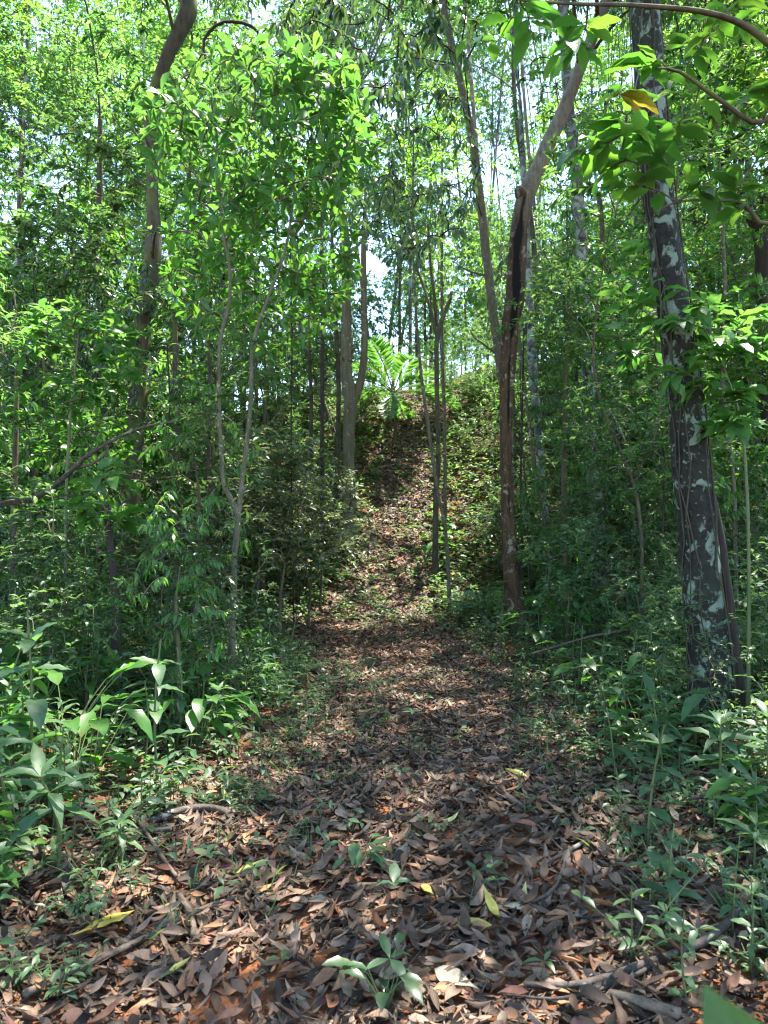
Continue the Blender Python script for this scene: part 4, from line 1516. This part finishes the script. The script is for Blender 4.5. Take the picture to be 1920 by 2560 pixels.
# shrubs and saplings between the trees
def shrub_mesh(kind):
    if kind == 'olive':
        T = ellipsoid(70, (.95, .95, .9), .3) + np.array([0, 0, 1.35])
        starts = [(0, 0, .1), (.05, .02, .5), (-.06, .05, .8)]
        f = foliage_mesh('foliage', T, starts, (10, 15), .1, 'alt', T_MID, [M['olive'], M['bark_moss']], .008, .25)
    elif kind == 'broad':
        T = ellipsoid(60, (.8, .8, .95), .3) + np.array([0, 0, 1.25])
        starts = [(0, 0, 0), (.05, .02, .5), (-.06, .05, .8)]
        f = foliage_mesh('foliage', T, starts, (7, 10), .125, 'alt', T_ELL[:3], [M['under'], M['stem']], .008, .3)
    elif kind == 'droop':
        T = ellipsoid(65, (.75, .75, 1.2), .3) + np.array([0, 0, 1.7])
        starts = [(0, 0, 0), (.03, .02, .6), (-.04, .05, 1.2), (0, 0, 1.8)]
        f = foliage_mesh('foliage', T, starts, (8, 11), .13, 'droop', T_LAN[:3], [M['broad'], M['bark_moss']], .008, .3)
    elif kind == 'green':
        T = ellipsoid(75, (.85, .85, 1.), .3) + np.array([0, 0, 1.4])
        starts = [(0, 0, 0), (.03, .02, .6), (-.04, .05, 1.0)]
        f = foliage_mesh('foliage', T, starts, (9, 13), .105, 'alt', T_MID, [M['dark'], M['bark_moss']], .008, .3)
    else:                                    # tall sapling
        T = ellipsoid(60, (.9, .9, 1.6), .25) + np.array([0, 0, 3.6])
        starts = [(0, 0, 1.6), (.03, .02, 2.4), (-.04, .05, 3.2), (0, 0, 4.0), (.03, 0, 4.7)]
        f = foliage_mesh('foliage', T, starts, (10, 13), .135, 'alt', T_MIDN, [M['canopy'], M['bark_moss']], .01, .3)
    s = MB()
    h = {'olive': 1.0, 'broad': .9, 'droop': 1.9, 'green': 1.1, 'tall': 4.8}[kind]
    s.tube(np.array([[0, 0, -.1], [.03, .02, h * .5], [-.03, .04, h * .8], [0, 0, h]]), [.022 * h ** .5, .018 * h ** .5, .013 * h ** .5, .006], 6)
    return f, s.mesh('stem', M['bark_moss'])


rng = np.random.default_rng(108)
SH = {k: [shrub_mesh(k) for _ in range(4)] for k in ('olive', 'broad', 'droop', 'green', 'tall')}
SHL = {'olive': ('small_leaved_shrub', 'dusky small leaved shrub', 'shrub', 'small leaved olive shrubs'),
       'broad': ('broad_leaved_shrub', 'broad leaved green shrub', 'shrub', 'broad leaved shrubs under the trees'),
       'droop': ('drooping_shrub', 'shrub with hanging leaves', 'shrub', 'shrubs with hanging leaves'),
       'green': ('dense_shrub', 'dense dark green shrub', 'shrub', 'dense dark shrubs'),
       'tall': ('slender_sapling', 'slender leafy topped sapling', 'sapling', 'slender saplings among the trunks')}


def shrub(kind, loc, s, label=None):
    nm, lb, ct, gr = SHL[kind]
    f, st = SH[kind][int(rng.integers(4))]
    root = thing(nm, label or lb, ct, loc, None if label else gr, rng.uniform(0, 6.28), s)
    PENDING.append((root, lb))
    obj('stem', st, root)
    obj('foliage', f, root)


# dusky small leaved shrub mass between the forked sapling and the forked tree
for px, py, Y, s in [(700, 1500, 9.6, 1.25), (640, 1480, 10.4, 1.4), (770, 1440, 11.2, 1.2), (700, 1420, 12.2, 1.5), (610, 1430, 12.6, 1.5), (800, 1400, 12.8, 1.2), (540, 1450, 11.4, 1.5), (480, 1470, 9.8, 1.4)]:
    p = at(px, py, Y)
    shrub('olive', g3(p[0], Y), s)
rng = np.random.default_rng(109)
n_s = 0
tries = 0
sp_pts = []
while n_s < 330 and tries < 40000:
    tries += 1
    Y = 4.6 + 17.5 * rng.random() ** 1.15
    x = rng.uniform(-1, 1) * (.58 * Y + 1.0)
    d = side_off(x, Y)
    if d < .75 + .02 * Y:
        continue
    u, v, f = to_px(g3(x, Y))
    if 800 < u < 1250 and Y < 13.5:
        continue
    small = 800 < u < 1250
    if (225 < u < 350 or 540 < u < 620) and Y < 9.5:
        continue
    if (1200 < u < 1360 or 1455 < u < 1540) and Y < 13:
        continue
    if 300 < u < 420 and Y < 10.5:
        continue
    if Y > 14 and not small and shades_gap(g3(x, Y) + UP * 2, .1):
        continue
    kd = str(rng.choice(['olive', 'broad', 'droop', 'green', 'tall'], p=[.08, .32, .22, .26, .12] if Y < 16 else [.05, .15, .3, .2, .3]))
    s = rng.uniform(.65, 1.2)
    if Y < 8:
        if kd == 'tall' and abs(u - 960) < 800:
            continue
        s *= .72
    if u > 1180 and Y < 9:
        s *= .75
        if kd in ('tall', 'droop'):
            kd = 'broad'
    if small:
        kd, s = str(rng.choice(['broad', 'olive', 'green'])), rng.uniform(.3, .6)
    if any(math.hypot(x - a, Y - b) < .45 for a, b in sp_pts):
        continue
    sp_pts.append((x, Y))
    shrub(kd, g3(x, Y), s)
    n_s += 1

# leafy saplings and shrubs along the crest of the hill
for i in range(130):
    Y = rng.uniform(21, 31)
    x = rng.uniform(-1, 1) * (.56 * Y + 1)
    u, v, f = to_px(g3(x, Y))
    if 900 < u < 1080 and Y < 24:
        continue
    lit_ = shades_gap(g3(x, Y) + UP * 3, .2)
    shrub(['broad', 'green', 'droop', 'olive'][i % 4] if lit_ else ['tall', 'droop', 'broad', 'tall'][i % 4], g3(x, Y), rng.uniform(.8, 1.1) if lit_ else rng.uniform(.9, 1.5))

for i in range(34):
    Y = rng.uniform(19.5, 24.5)
    x = at(rng.uniform(800, 1320), 900, Y)[0]
    if side_off(x, Y) < .1 and Y < 22 or abs(x - pb[0]) < .7 and Y < pb[1] + .8:
        continue
    shrub(['broad', 'green', 'olive', 'droop'][i % 4], g3(x, Y), rng.uniform(.45, .85))

# ---------------------------------------------------------------- undergrowth beyond counting, one mass
rng = np.random.default_rng(110)
ug = MB()
us = MB()
cnt = 0
for _ in range(17000):
    Y = 3.0 + 20 * rng.random() ** .8
    x = rng.uniform(-1, 1) * (.57 * Y + .6)
    d = side_off(x, Y)
    if d < 0 and rng.random() > (.1 if Y < 12 else .5):
        continue
    if 0 <= d < .3 and rng.random() > .6:
        continue
    if Y < 5 and rng.random() < .35:
        continue
    b = g3(x, Y)
    k = int(rng.integers(5, 10))
    hh = rng.uniform(.05, .28) * (1 if d > .3 else .5) * (1.4 if Y > 11 and d > .2 else 1)
    a = rng.uniform(0, 6.28, k)
    el = rng.uniform(-.2, .6, k)
    D = np.stack([np.cos(a) * np.cos(el), np.sin(a) * np.cos(el), np.sin(el)], -1)
    P = b + np.stack([rng.normal(size=k) * .05, rng.normal(size=k) * .05, hh * rng.uniform(.4, 1., k)], -1)
    Ls_ = rng.uniform(.05, .12, k) * (1.65 if Y > 11 else 1.) * (1 if d > .2 else .7)
    ug.leaves(T_MID[_ % 3] if Y < 8 else T_LO, P, D, UP + rng.normal(size=(k, 3)) * .25, Ls_)
    us.tube(np.array([b - UP * .02, b + UP * hh]), .003, 3)
o = tag(obj('undergrowth', ug.mesh('undergrowth', M['herb'])), 'mass of small green seedlings and herbs covering the banks and hillside', 'undergrowth', kind='stuff')
obj('stems', us.mesh('stems', M['stem']), o)['kind'] = 'stuff'

# grass tufts along the left path edge
gm = MB()
gt = leaf_tpl(3, .06, .2, .5, 'lan', petiole=0)
for _ in range(150):
    Y = rng.uniform(2.6, 8)
    x = path_c(Y) - path_w(Y) * rng.uniform(.35, 1.25) if rng.random() < .75 else path_c(Y) + path_w(Y) * rng.uniform(.7, 1.2)
    b = g3(x, Y)
    k = int(rng.integers(4, 9))
    a = rng.uniform(0, 6.28, k)
    el = rng.uniform(.5, 1.3, k)
    gm.leaves(gt, b + rng.normal(size=(k, 3)) * np.array([.015, .015, 0]), np.stack([np.cos(a) * np.cos(el), np.sin(a) * np.cos(el), np.sin(el)], -1), UP * .3 + rng.normal(size=(k, 3)), rng.uniform(.07, .17, k))
tag(obj('grass', gm.mesh('grass', M['herb'])), 'thin grass blades growing along the edges of the path', 'grass', kind='stuff')

# ---------------------------------------------------------------- leaf litter
rng = np.random.default_rng(111)
lit = MB()


BARE = [(on_ground(px, py), r) for px, py, r in ((720, 2290, .13), (740, 2235, .1), (640, 2480, .2), (560, 2540, .16), (830, 2255, .1), (1110, 2095, .12), (1320, 2160, .2), (1440, 2170, .16),
                                                  (1270, 2195, .12), (1400, 2420, .13), (1330, 2450, .1), (780, 2400, .08), (1060, 1880, .1), (1270, 1800, .12), (1860, 2440, .1), (830, 2130, .08), (1460, 2250, .12))]


def bare(x, y):
    m = np.zeros(np.shape(x), bool)
    for g, r in BARE:
        a = np.arctan2(y - g[1], x - g[0])
        m |= np.hypot(x - g[0], y - g[1]) < r * .62 * (1 + .35 * np.sin(3 * a + g[0] * 9) + .2 * np.sin(5 * a + 1))
    return m


def lay(n, Y0, Y1, tpls, off_lo, off_hi, L0, L1, zmax, pw=1.0, keep_bare=.22):
    Y = Y0 + (Y1 - Y0) * rng.random(n) ** pw
    x = path_c(Y) + path_w(Y) * rng.uniform(off_lo, off_hi, n)
    b = bare(x, Y)
    ok = ~b | (rng.random(n) < keep_bare)
    x, Y = x[ok], Y[ok]
    k = len(x)
    z = hgt(x, Y) + .004 + rng.random(k) * zmax
    a = rng.uniform(0, 6.28, k)
    el = rng.normal(size=k) * .22
    e = .05
    gxn = (hgt(x + e, Y) - hgt(x - e, Y)) / (2 * e)
    gyn = (hgt(x, Y + e) - hgt(x, Y - e)) / (2 * e)
    Ng = nrm(np.stack([-gxn, -gyn, np.ones(k)], -1))
    D = np.stack([np.cos(a) * np.cos(el), np.sin(a) * np.cos(el), np.sin(el)], -1)
    D = nrm(D - Ng * np.sum(D * Ng, 1, keepdims=True) * .85)
    Nn = Ng + rng.normal(size=(k, 3)) * .27
    LL = rng.uniform(L0, L1, k)
    return np.stack([x, Y, z], -1), D, Nn, LL


for n, Y0, Y1, tp, a, b, L0, L1, zm, pw in [
    (11000, 1.6, 4.2, T_LIT, -1.6, 1.7, .03, .13, .04, 1.),
    (9000, 1.6, 4.5, T_LIT_LO, -1.6, 1.7, .012, .04, .035, 1.),
    (14000, 4.0, 8.0, T_LIT_LO, -1.3, 1.4, .035, .1, .03, 1.),
    (13000, 7.5, 13.5, T_LIT_LO, -1.5, 1.3, .045, .11, .03, 1.),
    (9000, 12.5, 23., T_LIT_LO, -2., 2., .08, .16, .03, 1.),
    (4000, 2.2, 5.0, T_LIT_LO, -2.2, 2.2, .04, .11, .03, 1.),
    (10000, 4.0, 14, T_LIT_LO, -5.5, 5.5, .07, .14, .03, 1.),
    (7000, 12., 22, T_LIT_LO, -9, 9, .08, .17, .03, 1.)]:
    P, D, Nn, LL = lay(n, Y0, Y1, tp, a, b, L0, L1, zm, pw)
    for j, t in enumerate(tp):
        s = slice(j, None, len(tp))
        lit.leaves(t, P[s], D[s], Nn[s], LL[s], rng.uniform(.55, 1.05, len(P[s])))
tag(obj('leaf_litter', lit.mesh('leaf_litter', M['litter'])), 'brown dry leaf litter covering the path and forest floor', 'leaf litter', kind='stuff')

tl = MB()
for _ in range(900):
    Y = 1.8 + 6.5 * rng.random() ** 1.4
    x = path_c(Y) + path_w(Y) * rng.uniform(-1.4, 1.5)
    a, L = rng.uniform(0, 6.28), rng.uniform(.06, .38) * (.6 if Y < 3 else 1)
    t = np.linspace(-.5, .5, 5)
    b = rng.normal() * .12
    X = x + L * (t * math.cos(a) - b * (t * t) * math.sin(a))
    YY = Y + L * (t * math.sin(a) + b * (t * t) * math.cos(a))
    tl.tube(np.stack([X, YY, hgt(X, YY) + .02 + .02 * rng.random() + .01 * np.sin(t * 7)], -1), np.linspace(1, .5, 5) * rng.uniform(.0015, .004), 4)
tag(obj('twig_litter', tl.mesh('twig_litter', M['stick'])), 'thin dry twigs strewn through the leaf litter', 'twigs', kind='stuff')

lmesh = {}
for mk in ('litter_obj', 'litter_yel', 'litter_pale'):
    lmesh[mk] = []
    for t in T_LIT:
        mb = MB()
        mb.leaves(t, [(0, 0, 0)], [(1, 0, 0)], [(0, 0, 1)], 1.)
        lmesh[mk].append(mb.mesh('fallen_leaf', M[mk]))
P, D, Nn, LL = lay(330, 1.75, 3.6, T_LIT, -1.3, 1.4, .075, .14, .03, 1., .05)
for i in range(min(290, len(P))):
    P[i, 2] += .022
    o = obj('fallen_leaf', lmesh['litter_obj'][i % 8], None, mat=basis(P[i], D[i], Nn[i], LL[i]))
    tag(o, 'curled dry brown leaf lying on top of the litter', 'leaf', 'dry leaves on the near path')
for px, py, L, a, mk, lb in [
    (1320, 1962, .15, 2.6, 'litter_yel', 'pale yellow fallen leaf on the right side of the path'),
    (1105, 2072, .1, .4, 'litter_yel', 'small bright yellow fallen leaf in the middle of the path'),
    (1290, 2282, .1, .9, 'litter_yel', 'yellow leaf lying on a long pale curled leaf'),
    (1085, 2265, .09, 2.1, 'litter_yel', 'yellowish leaf beside the seedlings in the path centre'),
    (585, 2212, .12, .5, 'litter_yel', 'yellow fallen leaf left of the sunlit patch'),
    (410, 2475, .1, .7, 'litter_yel', 'bright yellow fallen leaf at lower left'),
    (180, 2370, .24, .8, 'litter_yel', 'large lime green fallen leaf at the lower left'),
    (1250, 2325, .13, 2.0, 'litter_yel', 'green yellow leaf below the long pale curled leaf'),
    (1130, 2350, .16, .1, 'litter_yel', 'long olive yellow leaf lying flat at path centre'),
    (1260, 2295, .2, .15, 'litter_pale', 'long pale curled leaf on the path'),
    (1200, 2510, .17, 2.5, 'litter_pale', 'large cream curled leaf at the bottom of the picture'),
    (1000, 2180, .15, 3.0, 'litter_pale', 'pale dry leaf in the sunlit patch'),
    (600, 2020, .16, 2.7, 'litter_yel', 'tan yellow leaf by the curved lying root')]:
    g = on_ground(px, py)
    o = obj('fallen_leaf', lmesh[mk][(px + py) % 8], None, mat=basis(g + UP * .045, np.array([math.cos(a), math.sin(a), .05]), UP + rng.normal(size=3) * .15, L))
    tag(o, lb, 'leaf')


# ---------------------------------------------------------------- dead branches, sticks, roots
def stick(name, label, cat, ctrl, rads, mat, lift=.03, twigs=(), rough=.12):
    pts = np.array([on_ground(px, py) for px, py in ctrl])
    pts[:, 2] += np.array(rads) + (np.array(lift) if not np.isscalar(lift) else lift)
    base = pts[0].copy()
    root = thing(name, label, cat, base)
    trunk_part(root, 'limb', pts, np.array(rads), mat, 8, rough, .03, len(ctrl), cap=True)
    for tw, r in twigs:
        q = np.array([on_ground(px, py) for px, py in tw])
        q[:, 2] += .04
        trunk_part(root, 'twig', q, np.linspace(r, r * .4, len(q)), mat, 6, .1, .03, cap=True)
    return root


stick('fallen_branch', 'long dark fallen branch curving across the bottom right', 'branch',
      [(1310, 2495), (1450, 2498), (1600, 2452), (1770, 2384), (1862, 2285), (1890, 2235)], [.008, .011, .013, .015, .016, .014], M['stick_dark'], .035,
      [([(1690, 2418), (1540, 2492), (1400, 2530), (1265, 2520)], .009), ([(1700, 2290), (1560, 2310), (1440, 2322)], .006)])
stick('fallen_branch', 'pale fallen branch end at the bottom edge', 'branch', [(1525, 2520), (1600, 2545), (1700, 2580)], [.014, .017, .018], M['stick'], .03)
stick('curved_root', 'thick bare curved root lying on the left side of the path', 'root',
      [(300, 2090), (380, 2068), (450, 2052), (520, 2044), (575, 2056), (580, 2085)], [.013, .016, .019, .02, .018, .013], M['stick_dark'], [.0, .02, .035, .035, .02, -.03])
stick('fallen_branch', 'thin fallen stick running below the curved root', 'branch', [(270, 2118), (350, 2100), (425, 2092)], [.009, .011, .01], M['stick'], .03)
stick('fallen_branch', 'straight thin stick slanting across the lower left litter', 'branch', [(60, 2520), (200, 2450), (320, 2395), (420, 2340), (520, 2290), (595, 2265)], [.012, .012, .012, .01, .009, .007], M['stick'], .03)
stick('fallen_branch', 'short bent grey stick in the litter at lower left', 'branch', [(448, 2265), (468, 2300), (482, 2340), (482, 2370)], [.011, .013, .012, .01], M['stick'], .035)
stick('fallen_branch', 'grey stick sloping down from the lower left plants', 'branch', [(330, 2060), (370, 2120), (405, 2175), (440, 2225)], [.008, .01, .01, .008], M['stick'], .05)
stick('fallen_branch', 'short stout stick lying in the middle right of the path', 'branch', [(1252, 1995), (1280, 2018), (1312, 2040)], [.016, .018, .016], M['stick_dark'], .02)
stick('fallen_branch', 'short pale stick in the small sunny patch of the path', 'branch', [(1148, 1890), (1170, 1868), (1195, 1850)], [.012, .013, .01], M['stick'], .02)
stick('fallen_branch', 'long dark stick along the right edge of the path', 'branch', [(1340, 1950), (1385, 1915), (1430, 1870)], [.012, .013, .01], M['stick_dark'], .03)
stick('fallen_branch', 'thin bent grey twig right of the path centre', 'branch', [(1310, 2292), (1370, 2265), (1400, 2220), (1415, 2165), (1395, 2140), (1340, 2080)], [.006, .007, .007, .006, .005, .004], M['stick'], .04)
stick('fallen_branch', 'dark twig lying over bare red soil', 'branch', [(1350, 2190), (1420, 2155), (1490, 2110)], [.007, .01, .008], M['stick_dark'], .035)
stick('fallen_branch', 'dark bare stick on the right bank near the edge', 'branch', [(1730, 2050), (1800, 2045), (1890, 2036)], [.011, .012, .011], M['stick_dark'], .1)
stick('dead_branch_pile', 'bundle of long pale dead branches lying left of the lichen trunk', 'branch', [(1330, 1690), (1460, 1650), (1560, 1630), (1690, 1610)], [.012, .016, .018, .018], M['stick'], .22,
      [([(1360, 1700), (1500, 1668), (1700, 1640)], .012), ([(1225, 1650), (1400, 1640), (1560, 1650)], .008), ([(1300, 1740), (1440, 1700), (1620, 1650)], .01)])
stick('fallen_branch', 'thin pale branch on the ground at the far end of path', 'branch', [(840, 1590), (900, 1570), (960, 1560)], [.012, .012, .01], M['stick'], .04)

# hanging lianas and thin dead stems between the trees
for i, (ctrl, Y, r, lb) in enumerate([
    ([(1310, 1560), (1306, 1400), (1302, 1200), (1306, 1000), (1310, 820)], 11.4, .018, 'dark liana hanging close to the right of the bent trunk'),
    ([(1326, 1570), (1322, 1440), (1316, 1250), (1304, 1080), (1300, 900)], 11.2, .014, 'thin dark liana next to the bent trunk, right one of the pair'),
    ([(735, 1420), (728, 1100), (730, 860), (726, 640), (730, 420)], 11.8, .014, 'thin straight stem rising behind the olive shrubs'),
    ([(806, 1180), (806, 1000), (806, 860), (810, 700)], 15.5, .05, 'dark reddish slim trunk left of the forked trunk'),
    ([(420, 1650), (425, 1400), (420, 1200), (424, 1000), (418, 860)], 9., .016, 'thin grey stem rising left of the forked sapling'),
    ([(500, 1640), (512, 1400), (520, 1180), (526, 1000), (520, 840)], 9.4, .03, 'dark slim stem just left of the forked sapling'),
    ([(1648, 700), (1640, 900), (1660, 1150), (1655, 1400)], 9., .012, 'thin liana hanging left of the large lichen trunk'),
    ([(110, 1480), (118, 1360), (112, 1290), (120, 1240)], 12.5, .05, 'short pale dead stem at the far left'),
    ([(860, -40), (640, 200), (645, 80), (560, 55), (510, 100), (515, 150)], 8.4, .022, 'dark looping liana high above the leafy sapling')]):
    P = px_path(ctrl, Y)
    if i not in (6, 8):
        P[0, 2] = hgt(P[0, 0], P[0, 1]) - .05
    nm = 'liana' if 'liana' in lb else 'slim_stem'
    root = thing(nm, lb, 'liana' if 'liana' in lb else 'stem', P[0])
    trunk_part(root, 'stem', P, np.linspace(r, r * .75, len(P)), M['vine'] if i % 2 else M['bark_dark'], 7, .1, .1, i)


# ---------------------------------------------------------------- labels that single out the plants of one kind by where they stand
LAND = [('the large lichen trunk', T1[1][0]), ('the bent trunk', T2[1][0]), ('the mottled trunk', T3[1][0]), ('the forked sapling', T6[1][0]), ('the leaning left trunk', T7[1][0]),
        ('the broken stump', T9[1][0]), ('the palm', pb), ('the forked hill trunk', T5[1][0]), ('the far left trunk', T18[1][0]), ('the dark upright left trunk', T8[1][0]),
        ('the brown trunk', T10[1][0]), ('the pale straight trunk', T11[1][0]), ('the curved root', on_ground(450, 2052)), ('the dark fallen branch', on_ground(1700, 2400)),
        ('the dead branch pile', on_ground(1500, 1640)), ('the mossy slim trunk', T13[1][0]), ('the bright left sapling', s_b[1][0]), ('the right edge sapling', s_j[1][0])]
keyed = {}
for root, lb in PENDING:
    p = np.array(root.location)
    u, v, f = to_px(p)
    best = None
    for nm, q in LAND:
        lu, lv, lf = to_px(np.array(q))
        d = math.hypot((u - lu) / 1920, 1.6 * (math.log(max(f, .5)) - math.log(max(lf, .5))) * .35)
        if best is None or d < best[0]:
            best = (d, nm, u - lu, f - lf)
    _, nm, du, df = best
    rel = ('right of' if du > 0 else 'left of') if abs(du) > 70 else ('behind' if df > 0 else 'in front of')
    keyed.setdefault((lb, rel, nm), []).append((f, root))
NTH = ['first', 'second', 'third', 'fourth', 'fifth', 'sixth', 'seventh', 'eighth', 'ninth', 'tenth', 'eleventh', 'twelfth', 'thirteenth', 'fourteenth', 'fifteenth', 'sixteenth', 'seventeenth', 'eighteenth', 'nineteenth', 'twentieth'] + ['twenty ' + w for w in ('first', 'second', 'third', 'fourth', 'fifth', 'sixth', 'seventh', 'eighth', 'ninth')] + ['thirtieth'] + ['thirty ' + w for w in ('first', 'second', 'third', 'fourth', 'fifth', 'sixth', 'seventh', 'eighth', 'ninth')]
ORD = {1: [''], 2: ['nearer ', 'farther '], 3: ['nearest ', 'middle ', 'farthest '], 4: ['nearest ', 'second nearest ', 'third nearest ', 'farthest '],
       5: ['nearest ', 'second nearest ', 'third nearest ', 'fourth nearest ', 'farthest ']}
for (lb, rel, nm), items in keyed.items():
    items.sort(key=lambda t: t[0])
    if len(items) in ORD:
        for i, (f, root) in enumerate(items):
            root['label'] = ORD[len(items)][i] + lb + ' ' + rel + ' ' + nm
    else:
        items.sort(key=lambda t: abs(to_px(np.array(t[1].location))[0] - dict((a, to_px(np.array(b))[0]) for a, b in LAND)[nm]))
        for i, (f, root) in enumerate(items):
            root['label'] = lb + ' ' + rel + ' ' + nm + (', ' + NTH[i] + ' one counted from it' if i < len(NTH) else '')
